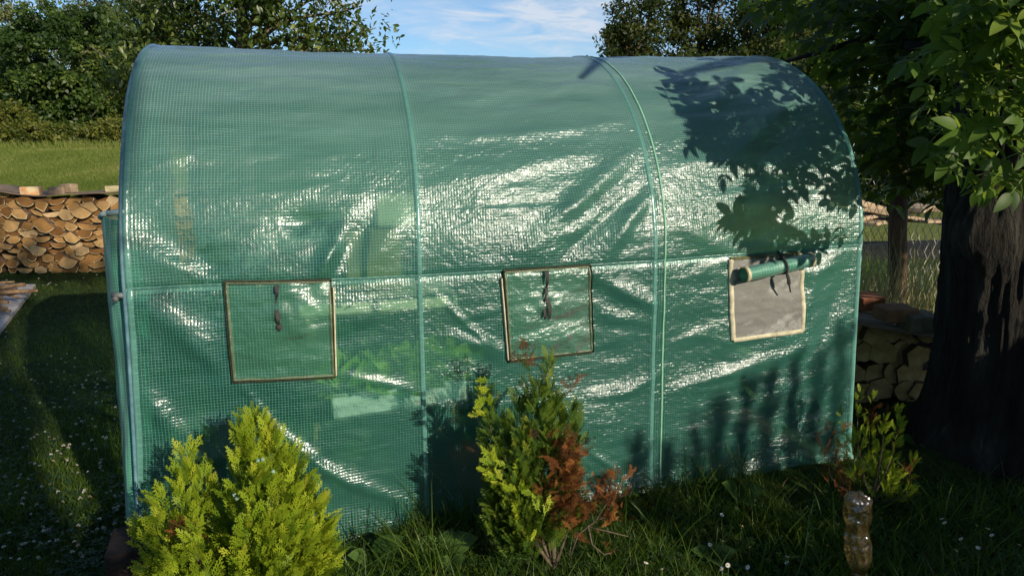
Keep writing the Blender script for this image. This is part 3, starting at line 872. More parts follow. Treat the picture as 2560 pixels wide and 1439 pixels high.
stems(th1, (0, 0, 0), [s[0] for s in sh[::2]], .009, frac=.7)
# brown dead tuft in the gap
rg = np.random.default_rng(5)
c0 = T(466, 1312, 2.06); n = 34
p = c0 + rg.normal(0, .016, (n, 3)); d = rg.normal(0, 1, (n, 3)) + np.array([0, -.5, 0])
fronds_mesh("dead_tuft", p, d, rg.normal(0, 1, (n, 3)), rg.uniform(.035, .055, n), rg.random(n), M_THUJA_B, th1, FRONDS_DRY, 3)
# small blue-green cones
import bmesh
def ico(c, r, sub=1, seed=0, jit=.15):
    bm = bmesh.new(); bmesh.ops.create_icosphere(bm, subdivisions=sub, radius=r)
    rr = random.Random(seed)
    V = [np.array(v.co)*(1+rr.uniform(-jit, jit)) + np.array(c) for v in bm.verts]; Fc = [tuple(v.index for v in f.verts) for f in bm.faces]; bm.free()
    return V, Fc
M_CONE = mat_basic("cone_blue_green", [(.3, (.16, .26, .20)), (.7, (.26, .38, .30))], 60, .6, .2, .002)
for (px, py) in [(645, 1150), (657, 1148), (592, 1245), (586, 1235), (683, 1178)]:
    m = MB(); V, Fc = ico(T(px, py, 2.06), .0065, 1, px); m.add(V, Fc); m.build("seed_cone", M_CONE, th1)

# --- middle: half of it scorched brown
b = at_y(1385, 1385, 2.46); b[2] = gz(b[0], b[1])
th2 = empty("thuja", b, label="middle thuja shrub with yellow-green top and scorched brown right side", cat="shrub")
sh = [(T(1372, 905, 2.48), .04, .9), (T(1330, 925, 2.50), .03, .4), (T(1298, 1005, 2.47), .07, 1.2), (T(1345, 970, 2.44), .08, 1.4), (T(1390, 1000, 2.48), .075, 1.2), (T(1428, 1025, 2.5), .05, .8),
      (T(1226, 975, 2.46), .026, .8), (T(1265, 1050, 2.44), .05, .7), (T(1245, 1130, 2.42), .06, .9), (T(1310, 1090, 2.40), .08, 1.2), (T(1380, 1090, 2.42), .08, 1.1), (T(1248, 1200, 2.40), .06, .9), (T(1300, 1180, 2.36), .08, 1.0), (T(1235, 1250, 2.4), .04, .5), (T(1310, 1190, 2.4), .07, 1.0), (T(1285, 1280, 2.38), .05, .7)]
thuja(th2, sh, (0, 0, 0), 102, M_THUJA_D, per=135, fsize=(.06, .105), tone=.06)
stems(th2, (0, 0, 0), [sh[i][0] for i in (2, 3, 4, 6, 10)]+[T(1440, 1130, 2.46)], .008)
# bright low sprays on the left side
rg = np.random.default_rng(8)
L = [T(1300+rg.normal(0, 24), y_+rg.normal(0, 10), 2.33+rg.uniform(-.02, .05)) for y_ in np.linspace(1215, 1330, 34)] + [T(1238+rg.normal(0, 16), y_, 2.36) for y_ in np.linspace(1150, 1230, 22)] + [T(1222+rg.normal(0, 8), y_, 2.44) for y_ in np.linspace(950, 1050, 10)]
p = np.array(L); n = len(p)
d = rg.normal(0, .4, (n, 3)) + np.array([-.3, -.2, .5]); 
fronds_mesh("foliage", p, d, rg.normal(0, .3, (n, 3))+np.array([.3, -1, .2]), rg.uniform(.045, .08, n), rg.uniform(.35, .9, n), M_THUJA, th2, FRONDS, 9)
# dead side
L = [T(rg.normal(1410, 27), rg.uniform(1095, 1315), 2.38+rg.uniform(-.06, .08)) for _ in range(420)] + [T(rg.normal(1310, 16), rg.uniform(865, 925), 2.48+rg.uniform(-.03, .03)) for _ in range(16)] + [T(rg.normal(1390, 50), rg.uniform(1230, 1330), 2.44+rg.uniform(-.06, .08)) for _ in range(140)] + [T(1428+rg.normal(0, 5), rg.uniform(935, 985), 2.48) for _ in range(6)]
p = np.array(L); n = len(p); d = rg.normal(0, .55, (n, 3)) + np.array([.25, -.15, .45])
fronds_mesh("dead_foliage", p, d, rg.normal(0, 1, (n, 3))+np.array([.3, -.8, 0]), rg.uniform(.035, .07, n), rg.uniform(0, 1, n), M_THUJA_B, th2, FRONDS_DRY, 10)["label"] = "scorched red-brown foliage"

# --- the dead seedling beside it
b2 = at_y(1425, 1392, 2.44); b2[2] = gz(b2[0], b2[1]); b = b2
th4 = empty("thuja", b, label="small dead rust-brown thuja seedling right of the middle shrub", cat="shrub")
m = MB()
for pts in ([(1425, 1392), (1445, 1335), (1490, 1300), (1527, 1240), (1530, 1180)], [(1490, 1300), (1515, 1290), (1540, 1240), (1555, 1205)], [(1470, 1312), (1480, 1360), (1510, 1385), (1530, 1380)], [(1472, 1316), (1530, 1330), (1570, 1340)], [(1527, 1240), (1490, 1215), (1465, 1205)]):
    m.tube([T(x, y, 2.42) for x, y in pts], np.linspace(.0038, .0015, len(pts)), 5)
m.build("stem", M_TWIG, th4, True)
L = [T(rg.normal(1530, 17), rg.uniform(1185, 1310), 2.42+rg.uniform(-.05, .05)) for _ in range(110)] + [T(rg.uniform(1455, 1520), rg.normal(1212, 10), 2.42) for _ in range(16)] + [T(rg.normal(1520, 5), rg.uniform(1355, 1385), 2.42) for _ in range(8)]
p = np.array(L); n = len(p); d = rg.normal(0, .5, (n, 3)) + np.array([.1, 0, .7])
fronds_mesh("dead_foliage", p, d, rg.normal(0, 1, (n, 3))+np.array([0, -1, 0]), rg.uniform(.028, .055, n), rg.uniform(.2, 1, n), M_THUJA_B, th4, FRONDS_DRY, 12)

# --- right: loose and half bare
b = at_y(2175, 1255, 2.93); b[2] = gz(b[0], b[1])
th3 = empty("thuja", b, label="sparse small thuja with sunlit tips beside the far right tunnel corner", cat="shrub")
sh = [(T(2150, 975, 2.98), .022, .8), (T(2183, 985, 2.95), .022, .8), (T(2213, 1045, 2.88), .026, 1.3), (T(2248, 1020, 2.9), .015, 1.0), (T(2135, 1085, 2.85), .020, .8), (T(2283, 1135, 2.88), .012, .5), (T(2240, 1160, 2.85), .018, .5), (T(2270, 1210, 2.8), .02, .5), (T(2225, 1190, 2.78), .022, .6), (T(2110, 1010, 2.98), .02, .4)]
thuja(th3, sh, (0, 0, 0), 103, M_THUJA, per=46, fsize=(.042, .07))
stems(th3, (0, 0, 0), [sh[i][0] for i in (0, 2, 3, 5, 7)]+[T(2075, 1140, 2.85)], .006)
L = [T(rg.normal(2085, 22), rg.uniform(1065, 1210), 2.9+rg.uniform(-.06, .06)) for _ in range(90)] + [T(rg.normal(2178, 9), rg.uniform(1010, 1070), 2.92) for _ in range(14)] + [T(rg.normal(2210, 8), rg.uniform(1020, 1080), 2.95) for _ in range(8)] + [T(rg.normal(2116, 11), rg.uniform(1200, 1250), 2.25) for _ in range(26)] + [T(2268+rg.normal(0, 6), rg.uniform(1160, 1220), 2.85) for _ in range(8)]
p = np.array(L); n = len(p); d = rg.normal(0, .4, (n, 3)) + np.array([0, -.1, .8])
fronds_mesh("dead_foliage", p, d, rg.normal(0, 1, (n, 3))+np.array([0, -1, 0]), rg.uniform(.03, .06, n), rg.uniform(.2, 1, n), M_THUJA_B, th3, FRONDS_DRY, 13)
# ================================================================== left woodpile
M_END = None
def wood_end_mat():
    t = NT("split_wood_end_grain")
    oi = t.n("ShaderNodeObjectInfo").outputs["Random"]
    co = t.coord("Object")
    base = t.ramp(oi, [(0, (.12, .052, .016)), (.3, (.23, .115, .035)), (.65, (.36, .195, .065)), (.9, (.45, .28, .115)), (1, (.56, .40, .21))])
    rings = t.noise(t.coord("Object", (30, 3, 30)), 1.0, 5, .7)
    c = t.mix(t.n("ShaderNodeMapRange", {0: rings, 1: .35, 2: .75, 3: 0, 4: .55}).outputs[0], base, t.mix(.6, base, (.16, .08, .03)))
    stain = t.n("ShaderNodeMapRange", {0: t.noise(co, 7, 3), 1: .55, 2: .75, 3: 0, 4: .5}).outputs[0]
    c = t.mix(stain, c, (.22, .13, .06))
    p = t.n("ShaderNodeBsdfPrincipled", {"Base Color": c, "Roughness": .85, "Specular IOR Level": .15, "Normal": t.bump(rings, .5, .006)})
    return t.done(p)
M_END = wood_end_mat()
M_LOGBARK = mat_basic("log_bark", [(.3, (.05, .032, .02)), (.6, (.14, .09, .055)), (.8, (.36, .24, .13))], 22, .9, .6, .01)
M_SAP = mat_basic("log_sapwood_rim", [(.3, (.50, .36, .18)), (.7, (.66, .52, .30))], 30, .85, .3, .004)

def log_profile(kind, w, h, r):
    """outline of the sawn face, counter-clockwise, around (0,0)"""
    pts = []
    if kind == "fan":            # apex up, bark arc below
        n = 9
        for k in range(n):
            a = math.pi*(1.16 + .68*k/(n-1)); pts.append((math.cos(a)*w*.60, h*.55+math.sin(a)*h*1.08))
        ax = r.uniform(-.22, .22)*w
        pts += [(ax+.05*w, h*.52), (ax-.04*w, h*.54)]
    elif kind == "moon":         # flat top, bark below
        n = 10
        for k in range(n):
            a = math.pi*(1+k/(n-1)); pts.append((math.cos(a)*w*.55, h*.22+math.sin(a)*h*.72))
    elif kind == "wedge":        # bark arc above, apex below
        n = 8
        for k in range(n):
            a = math.pi*(.14+.72*k/(n-1)); pts.append((math.cos(a)*w*.55, -h*.35+math.sin(a)*h*.95))
        pts += [(-.05*w, -h*.55), (.06*w, -h*.55)]
    elif kind == "round":
        n = 14
        for k in range(n):
            a = 2*math.pi*k/n; pts.append((math.cos(a)*w*.42, math.sin(a)*w*.42))
    else:                        # rough quarter
        pts = [(-w*.48, -h*.30), (-w*.1, -h*.52), (w*.42, -h*.38), (w*.5, h*.12), (w*.1, h*.5), (-w*.4, h*.35)]
    return [(x*r.uniform(.94, 1.06)+r.uniform(-.01, .01)*w, z*r.uniform(.94, 1.06)) for x, z in pts]

def make_log(name, kind, w, h, length, seed, mats, rim=True):
    r = random.Random(seed)
    prf = log_profile(kind, w, h, r)
    n = len(prf); V = []; Fc = []; mi = []
    c = np.mean(prf, 0)
    rings_ = [(0.0, .90, 0), (0.0, 1.0, 0), (.006, 1.03, 0), (length*.5, 1.0, 0), (length, .97, 0)]
    for y, k, _ in rings_:
        for x, z in prf:
            V.append((c[0]+(x-c[0])*k + (r.uniform(-.004, .004) if y > .1 else 0), y + (r.uniform(-.003, .003) if y == 0 else 0), c[1]+(z-c[1])*k))
    Fc.append(tuple(range(n))); mi.append(0)
    for j in range(4):
        for i in range(n):
            Fc.append((j*n+i, (j+1)*n+i, (j+1)*n+(i+1) % n, j*n+(i+1) % n))
            mi.append((2 if (rim and prf[i][1] < c[1]) else 0) if j == 0 else 1)
    Fc.append(tuple(range(4*n, 5*n))[::-1]); mi.append(0)
    me = bpy.data.meshes.new(name); me.from_pydata(V, [], Fc); me.polygons.foreach_set("material_index", mi); me.update()
    for m_ in mats: me.materials.append(m_)
    return me

def add_log(me, loc, rot, label, group):
    o = bpy.data.objects.new("firewood_log", me); COL.objects.link(o)
    o.location = tuple(map(float, loc)); o.rotation_euler = rot
    return tag(o, label, "log", group)

PY = 8.75                                     # face of the pile
zb = float(gz(-5, PY))
xl = at_y(-60, 600, PY)[0]; xr_ = at_y(520, 600, PY)[0]
def pile_top(x):
    px = project(np.array([[x, PY, .9]]))[0, 0]
    py = np.interp(px, [-60, 0, 60, 120, 180, 240, 310, 520], [470, 478, 486, 490, 487, 484, 482, 482])
    return at_y(px, py, PY)[2]
lib = {}
kinds = ["fan"]*6 + ["moon"]*3 + ["wedge"]*1 + ["quarter"]*2
for k in ("fan", "moon", "wedge", "quarter", "round"):
    for v_ in range(9 if k == "fan" else 5):
        w = {"fan": .30, "moon": .28, "wedge": .26, "quarter": .25, "round": .20}[k]; h = {"fan": .175, "moon": .13, "wedge": .18, "quarter": .15, "round": .2}[k]
        lib[(k, v_)] = make_log("split_log", k, w*random.uniform(.85, 1.1), h*random.uniform(.85, 1.1), .36, hash((k[0], v_)) % 1000 if False else v_*7+len(k), [M_END, M_LOGBARK, M_SAP])
z = zb+.045; row = 0; pitch_z = .075
while True:
    x = xl + (row % 2)*.09 + random.uniform(-.03, .03)
    any_ = False
    while x < xr_:
        top = pile_top(x)
        if z < top-.035:
            any_ = True
            k = random.choice(kinds)
            if random.random() < .03: k = "round"
            v_ = random.randrange(9 if k == "fan" else 5)
            sc = random.uniform(.62, .86)
            o = add_log(lib[(k, v_)], (x, PY + random.uniform(-.05, .05) + (0 if row % 2 else .01), z+random.uniform(-.012, .012)), (random.uniform(-.03, .03), random.uniform(-.32, .32), random.uniform(-.04, .04)),
                    "split firewood log in the long sunlit woodpile left of the tunnel", "split logs in the left woodpile")
            o.scale = (sc, 1, sc)
        x += random.uniform(.150, .200)
    row += 1; z += pitch_z
    if not any_ or row > 18: break
# back of the pile stays dark: the next row of logs, a solid stack end behind
# sheet laid along the top
xs = np.linspace(xl-.3, xr_+.1, 90); ys = np.linspace(PY-.07, PY+.5, 8)
XX, YY = np.meshgrid(xs, ys)
zt = np.array([pile_top(x) for x in xs]) + .012
ZZs = np.broadcast_to(zt, XX.shape) + .012*fbm(XX*3, YY*4, 0, 5, 2) + .004
top_ = ZZs; Vt = np.concatenate([np.stack([XX, YY, top_], -1).reshape(-1, 3), np.stack([XX, YY, top_-.012], -1).reshape(-1, 3)])
fq = grid_faces(8, 90); nfv = 720
Iv = np.arange(nfv).reshape(8, 90); fr_ = np.stack([Iv[0, :-1], Iv[0, 1:], Iv[0, 1:]+nfv, Iv[0, :-1]+nfv], -1)
cov = link("cover_board", np_mesh("cover_board", Vt, np.concatenate([fq, (fq+nfv)[:, ::-1], fr_[:, ::-1]])), mat_basic("weathered_board", [(.3, (.13, .09, .055)), (.6, (.24, .17, .11)), (.8, (.33, .25, .17))], 6, .85, .4, .01, stretch=(.4, 3, 3)), smooth=False)
tag(cov, "thin warped brown board laid along the top of the left woodpile", "board")

def brick(name, px0, px1, py0, py1, Y, label, mat, rz=.1, depth=.11, cat="brick", rx=0, ry=0, jit=.004, bev=.008):
    a = at_y(px0, py1, Y); c = at_y(px1, py0, Y)
    m_ = MB(); m_.box((0, 0, 0), (abs(c[0]-a[0]), depth, abs(c[2]-a[2])), rz, rx, ry, jit, 0, bev)
    o = m_.build(name, mat); o.location = tuple((a+c)/2)
    return tag(o, label, cat)
M_BR1 = mat_basic("orange_cream_block", [(.35, (.52, .20, .08)), (.5, (.58, .33, .15)), (.62, (.60, .48, .28))], 9, .9, .5, .01)
M_BR2 = mat_basic("dusty_brown_brick", [(.3, (.17, .12, .08)), (.55, (.27, .20, .13)), (.75, (.38, .28, .18))], 14, .95, .6, .01)
M_BR3 = mat_basic("two_tone_block", [(.40, (.13, .08, .05)), (.5, (.30, .2, .1)), (.58, (.52, .44, .24))], 5, .9, .4, .01)
brick("brick", 58, 98, 467, 488, PY+.03, "orange and cream wood block lying on the board over the left woodpile", M_BR1, .25, .16, "block")
brick("brick", 128, 162, 466, 485, PY+.06, "dusty brown brick lying against a taller brick on the left woodpile", M_BR2, .1, .12)
brick("brick", 157, 188, 459, 482, PY+.10, "taller dusty brick on edge atop the left woodpile, beside a lower one", M_BR2, -.2, .12)
brick("brick", 268, 303, 464, 480, PY+.05, "half dark half pale block on the left woodpile next to the tunnel edge", M_BR3, .3, .12, "block")

# ---- sticks on a pale board, left lawn
A, Bq, Cq = on_ground(90, 720), on_ground(-2, 842), on_ground(-220, 842); Dq = on_ground(-150, 720)
m = MB()
P4 = [A, Bq, Cq, Dq]
V = [p+np.array([0, 0, .045]) for p in P4] + [p+np.array([0, 0, .008]) for p in P4]
m.add(V, [(0, 1, 2, 3), (4, 5, 6, 7), (0, 1, 5, 4), (1, 2, 6, 5), (2, 3, 7, 6), (3, 0, 4, 7)])
sl = m.build("pale_slab", mat_basic("pale_slab", [(.3, (.34, .30, .27)), (.7, (.52, .47, .42))], 5, .9, .3, .01)); tag(sl, "pale flat board on the lawn under a heap of sticks", "board")
M_STICK = mat_basic("stick_wood", [(.3, (.16, .09, .045)), (.6, (.34, .21, .11)), (.8, (.5, .36, .22))], 25, .9, .5, .006)
rs = random.Random(4)
for k in range(16):
    px, py = rs.uniform(-60, 40), rs.uniform(735, 800)
    c0 = on_ground(px, py); L = rs.uniform(.28, .5); a = rs.uniform(-.5, .6); z0 = .07+.02*(k % 6)+rs.uniform(0, .03)
    d = np.array([math.cos(a), math.sin(a), rs.uniform(-.10, .10)])
    m_ = MB(); r0 = rs.uniform(.012, .026)
    m_.tube([d*L*-.5, d*L*-.1+np.array([0, 0, rs.uniform(-.01, .02)]), d*L*.2, d*L*.5+np.array([0, rs.uniform(-.03, .03), 0])], [r0, r0*1.05, r0*.9, r0*.75], 7)
    o = m_.build("stick", M_STICK, None, True); o.location = (c0[0], c0[1], z0)
    tag(o, "cut stick in the heap on the pale board at the left edge", "stick", "sticks heaped on the pale board")

# ---- brick under the near tunnel corner
brick("brick", 292, 372, 1345, 1480, 2.24, "red-brown brick under the near left corner of the tunnel", mat_basic("red_brown_brick", [(.3, (.014, .009, .007)), (.55, (.028, .017, .013)), (.75, (.05, .032, .025))], 18, .95, .6, .01), .35, .20, bev=.006)  # colour darkened to stand in for the shade on this brick

# ---- crumpled bottle upside down on a stick
t = NT("cloudy_amber_bottle")
cz_ = t.noise(t.coord("Object"), 22, 4, .6)
gl = t.n("ShaderNodeBsdfGlossy", {"Color": (1, 1, 1), "Roughness": .10, "Normal": t.bump(cz_, .9, .02)})
di = t.n("ShaderNodeBsdfDiffuse", {"Color": t.ramp(cz_, [(.35, (.18, .11, .035)), (.55, (.36, .26, .11)), (.7, (.52, .46, .32))])})
tl = t.n("ShaderNodeBsdfTranslucent", {"Color": (.45, .34, .12)})
tp = t.n("ShaderNodeBsdfTransparent", {"Color": (.80, .60, .32)})
body = t.n("ShaderNodeMixShader", {0: t.n("ShaderNodeMapRange", {0: cz_, 1: .3, 2: .7, 3: .04, 4: .30}).outputs[0], 1: tp, 2: t.n("ShaderNodeMixShader", {0: .5, 1: di, 2: tl})})
M_BOTTLE = t.done(t.n("ShaderNodeMixShader", {0: t.math("ADD", t.n("ShaderNodeFresnel", {"IOR": 1.6, "Normal": t.bump(cz_, .9, .02)}).outputs[0], .05), 1: body, 2: gl}))
b = at_y(2131, 1500, 2.18); b[2] = gz(b[0], b[1])
bot = empty("plastic_bottle", b, label="crumpled cloudy amber plastic bottle upside down on a stake in the grass", cat="bottle")
ztop = at_y(2131, 1232, 2.18)[2]-b[2]; hgt = ztop-.02
zs_ = np.linspace(0, 1, 90); a_ = np.linspace(0, 2*np.pi, 64)
ZZ, AA = np.meshgrid(zs_, a_, indexing='ij')
rp = np.interp(zs_, [0, .05, .18, .26, .34, .42, .52, .62, .70, .80, .90, .96, .985, 1], [.016, .020, .036, .026, .018, .034, .043, .041, .034, .041, .042, .039, .031, .004])
Rb = rp[:, None]*(1 + .13*fbm(np.cos(AA)*1.6, np.sin(AA)*1.6, ZZ*11, 12, 3) - .16*np.maximum(0, fbm(np.cos(AA)*1.2+4, np.sin(AA)*1.2, ZZ*6, 15, 2)))
Rb = Rb*(1+.16*np.cos(AA*5+.4)*np.clip((ZZ-.90)/.08, 0, 1) + .05*np.cos(AA*9+ZZ*14)*np.clip((.92-ZZ)/.1, 0, 1))
offx = .014*np.sin(zs_*5.5)[:, None]
P = np.stack([Rb*np.cos(AA)+offx, Rb*np.sin(AA), .02+ZZ*hgt+.008*fbm(np.cos(AA)*2, np.sin(AA)*2, 0*ZZ, 19, 2)*(ZZ > .9)], -1)
link("bottle", np_mesh("bottle", P.reshape(-1, 3), grid_faces(90, 64)), M_BOTTLE, bot, smooth=True).name = "bottle_body"
m = MB(); m.tube([(0, 0, -.05), (.004, 0, hgt*.1), (0, .002, hgt*.22)], [.009, .008, .006], 7); m.build("stake", M_TWIG, bot, True)

# ================================================================== behind the right end of the tunnel
M_RUST = mat_basic("rusty_post", [(.3, (.035, .018, .011)), (.5, (.08, .04, .022)), (.7, (.15, .085, .05))], 12, .8, .5, .006, stretch=(1, 1, .3))
def ground_at(px, Y): 
    p = at_y(px, 900, Y); return float(gz(p[0], Y))
m = MB(); p0 = at_y(2236, 800, 6.0); p1 = at_y(2243, 430, 6.0)
m.tube([(p0[0], 6.0, -.1), (p0[0], 6.0, .3), ((p0[0]+p1[0])/2, 6.0, .8), (p1[0], 6.0, p1[2]+.5)], [.075, .074, .072, .068], 14)
tag(m.build("fence_post", M_RUST, None, True), "stout dark rusty fence post between the tunnel and the old tree", "post")
# chain-link mesh on that fence line
m = MB(); y0 = 6.08; x0, x1 = at_y(2120, 600, y0)[0], at_y(2620, 600, y0)[0]
dpt = .062
def wire(sgn, x):
    L = []; k = 0
    zlo, zhi = .05, 1.62
    n_ = int((zhi-zlo)/dpt)
    for k in range(n_+1):
        L.append((x+sgn*(dpt*.5 if k % 2 else 0), y0+(.004 if k % 2 else -.004)*sgn, zlo+k*dpt))
    return L
x = x0
while x < x1:
    m.tube(wire(1, x), .0028, 3, cap=False); m.tube(wire(-1, x), .0028, 3, cap=False); x += dpt
for zz2 in (.10, 1.60): m.tube([(x0, y0, zz2), (x1, y0, zz2)], .003, 5)
tag(m.build("chain_link_fence", mat_basic("galvanised_wire", [(.3, (.30, .31, .30)), (.7, (.5, .51, .5))], 30, .45, .1, .001, metallic=.3)), "sagging galvanised chain-link fence behind the rusty post", "fence")

# right woodpile: rough round and squared logs end-on, in deep shade
M_END2 = mat_basic("old_log_end", [(.3, (.28, .17, .055)), (.55, (.48, .33, .13)), (.75, (.60, .46, .22))], 9, .9, .5, .01)
RY = 4.15
rr = random.Random(21)
lib2 = [make_log("round_log", k_, .20, .17, .34, 50+i, [M_END2, M_LOGBARK, M_SAP], rim=False) for i, k_ in enumerate(("round", "quarter", "quarter", "round", "quarter", "moon"))]
spots = []
for j_ in range(7):
    for i_ in range(6):
        spots.append((2092+i_*47+(j_ % 2)*23+rr.uniform(-8, 8), 838+j_*46+rr.uniform(-6, 6), rr.uniform(.62, .86)))
for i, (px, py, sc) in enumerate(spots):
    p = at_y(px, py, RY+rr.uniform(-.03, .04))
    o = add_log(lib2[i % 6], p, (rr.uniform(-.05, .05), rr.uniform(-3.1, 3.1) if i % 6 in (0, 3) else rr.uniform(-.5, .5), rr.uniform(-.06, .06)), "rough pale log end in the shaded woodpile between tunnel and old tree", "logs in the shaded right woodpile")
    o.scale = (sc, 1, sc)
# boards, bricks and trays on that pile
a = at_y(2110, 790, 4.05); c = at_y(2420, 850, 4.0)
m = MB(); m.box((0, 0, 0), (1.0, .42, .025), 0, 0, math.atan2(-(c[2]-a[2]), c[0]-a[0]), .004, 0, .004)
o = m.build("cover_board", mat_basic("grey_board", [(.3, (.13, .10, .07)), (.6, (.25, .20, .15)), (.8, (.34, .29, .22))], 8, .85, .4, .006, stretch=(.3, 3, 3))); o.location = tuple((a+c)/2+np.array([0, .12, -.005]))
tag(o, "sloping grey-brown board covering the shaded right woodpile", "board")
brick("brick", 2195, 2282, 765, 800, 3.98, "wedge-sided terracotta brick on the board over the right woodpile", mat_basic("terracotta", [(.3, (.24, .11, .055)), (.6, (.36, .18, .09)), (.8, (.42, .25, .14))], 12, .9, .5, .008), .12, .16)
brick("brick", 2258, 2335, 782, 825, 3.92, "grey-brown block against the old tree, on the right woodpile board", mat_basic("grey_brown_block", [(.3, (.14, .11, .07)), (.7, (.27, .22, .15))], 12, .9, .5, .008), -.05, .18, "block")
brick("timber_offcut", 2120, 2200, 735, 768, 4.35, "reddish timber offcut with a sawn end behind the terracotta brick", mat_basic("red_timber", [(.3, (.14, .05, .025)), (.6, (.24, .10, .05)), (.8, (.42, .22, .12))], 10, .85, .4, .006), -.1, .2, "timber")

# sunlit stack of sawn boards beyond the fence
rb = random.Random(3)
for k in range(9):
    px = 2140+ (k % 4)*70 + rb.uniform(-25, 25); py = 548-(k//4)*22+rb.uniform(-8, 8)
    p = at_y(px, py, 9.5)
    m = MB(); m.box((0, 0, 0), (rb.uniform(.5, 1.1), .3, rb.uniform(.04, .08)), rb.uniform(-.8, .8), 0, rb.uniform(-.22, .22), .01, 0, .006)
    o = m.build("sawn_plank", mat_basic("pale_sawn_plank", [(.3, (.20, .14, .08)), (.7, (.46, .35, .22))], 6, .85, .3, .006, stretch=(.3, 2, 2)) if k == 0 else bpy.data.materials["pale_sawn_plank"]); o.location = tuple(p)
    tag(o, "pale sawn plank in the sunlit stack beyond the chain-link fence", "plank", "planks stacked beyond the fence")
m = MB(); p = at_y(2260, 640, 9.5); m.box((0, 0, 0), (2.0, .8, float(p[2]-gz(p[0], 9.5))*1.0+.25), .05, 0, 0, .03, 0, .03)
o = m.build("dark_crate", mat_basic("tarred_boards", [(.3, (.006, .006, .006)), (.7, (.02, .019, .018))], 6, .9, .5, .01)); o.location = (p[0], 9.75, float(gz(p[0], 9.5))+(p[2])*.5)
tag(o, "dark weathered bin under the sunlit plank stack", "bin")

# ================================================================== inside the tunnel
def tin(px, py, n):
    """point seen at a pixel, n metres in from the front sheet"""
    d = ray(px, py); q = T0 + EN*n
    k = ((q-EYE) @ EN)/(d @ EN)
    return EYE + d*k
M_CREAM = mat_basic("cream_carton", [(.3, (.62, .58, .42)), (.7, (.74, .70, .54))], 6, .8, .15, .004)
M_OLIVE = mat_basic("brown_carton", [(.3, (.20, .17, .08)), (.7, (.30, .24, .12))], 6, .85, .2, .004)
M_PLANK = mat_basic("pale_plank", [(.3, (.62, .56, .40)), (.7, (.78, .72, .54))], 8, .8, .2, .004, stretch=(.3, 2, 2))
def boxpx(name, x0, x1, y0, y1, n, depth, mat, label, cat, bev=.01):
    a = tin(x0, y1, n); c = tin(x1, y0, n); w = abs((c-a) @ ES); h = abs(c[2]-a[2])
    m_ = MB(); m_.box((0, depth/2, 0), (w, depth, h), 0, 0, 0, .004, 0, bev)
    o = m_.build(name, mat); o.location = tuple((a+c)/2); o.rotation_euler = (0, 0, YAW); return tag(o, label, cat)
sa = tin(820, 742, .50); sb = tin(1062, 742, .50)
shelf = empty("potting_shelf", (float((sa+sb)[0]/2), float((sa+sb)[1]/2), 0), YAW, label="pale wooden potting shelf inside the tunnel behind the near window", cat="shelf")
zt = float((sa[2]+sb[2])/2); hw = float(np.linalg.norm(sb-sa)/2)+.12
m = MB(); m.box((0, 0, zt), (2*hw, .34, .055), bev=.004); m.build("shelf_board", M_PLANK, shelf)
for sx_ in (-1, 1):
    for sy_ in (-1, 1):
        m = MB(); m.box((sx_*(hw-.04), sy_*.14, (zt-.028)/2), (.035, .035, zt-.03), bev=.003); m.build("leg", M_OLIVE, shelf)
boxpx("carton", 868, 1000, 572, 728, .42, .16, M_OLIVE, "tall olive-brown carton on the shelf, seen dimly through the mesh", "carton")
boxpx("carton", 944, 1040, 488, 570, .42, .14, M_CREAM, "cream carton on top of the brown one inside the tunnel", "carton")
# planter with lettuces
pa, pb2 = tin(845, 1000, .26), tin(1168, 945, .26)
pl = empty("planter_trough", (float((pa+pb2)[0]/2), float((pa+pb2)[1]/2), 0), YAW, label="white trough of bright lettuce glimpsed through the tunnel cover", cat="planter")
wv2 = float(np.linalg.norm((pb2-pa)[:2])); zt2 = float((pa[2]+pb2[2])/2); pl.rotation_euler = (0, -.05, YAW)
m = MB()
for sy_ in (-1, 1): m.box((0, sy_*.085, zt2), (wv2, .02, .10), bev=.004)
for sx_ in (-1, 1): m.box((sx_*(wv2/2-.01), 0, zt2), (.02, .20, .10), bev=.004)
m.box((0, 0, zt2-.03), (wv2-.02, .20, .03))
m.build("trough", mat_basic("white_plastic", [(.3, (.70, .72, .70)), (.7, (.80, .82, .80))], 5, .4, .05, .002, spec=.5), pl)
m = MB()
for sx_ in (-.4, .4): m.box((sx_*wv2, .06, (zt2-.05)/2), (.03, .03, zt2-.05))
m.build("trestle", M_BARK, pl)
M_LETT = mat_leaf("lettuce", [(0, (.34, .54, .05)), (1, (.58, .74, .14))], .5, (.5, .7, .1))
def leaf_template(n=5, L=1.0, W=.5, fold=.25, curl=.25, tip=1.0):
    """one leaf as a folded strip, growing along +y, face up +z"""
    V = []; Fc = []
    for k in range(n+1):
        t_ = k/n; w = W*.5*(math.sin(math.pi*min(1, t_**.8*.97+.03))**.8)*(1 if k < n else .02) + (.012 if k == 0 else 0)
        z0 = -curl*t_*t_*L
        V += [(-w, t_*L, z0+fold*w), (0, t_*L, z0), (w, t_*L, z0+fold*w)]
    for k in range(n):
        a_ = k*3
        Fc += [(a_, a_+1, a_+4, a_+3), (a_+1, a_+2, a_+5, a_+4)]
    return np.array(V), np.array(Fc)
LEAF_A = leaf_template(5, 1, .48); LEAF_B = leaf_template(5, 1, .62, .15, .4)
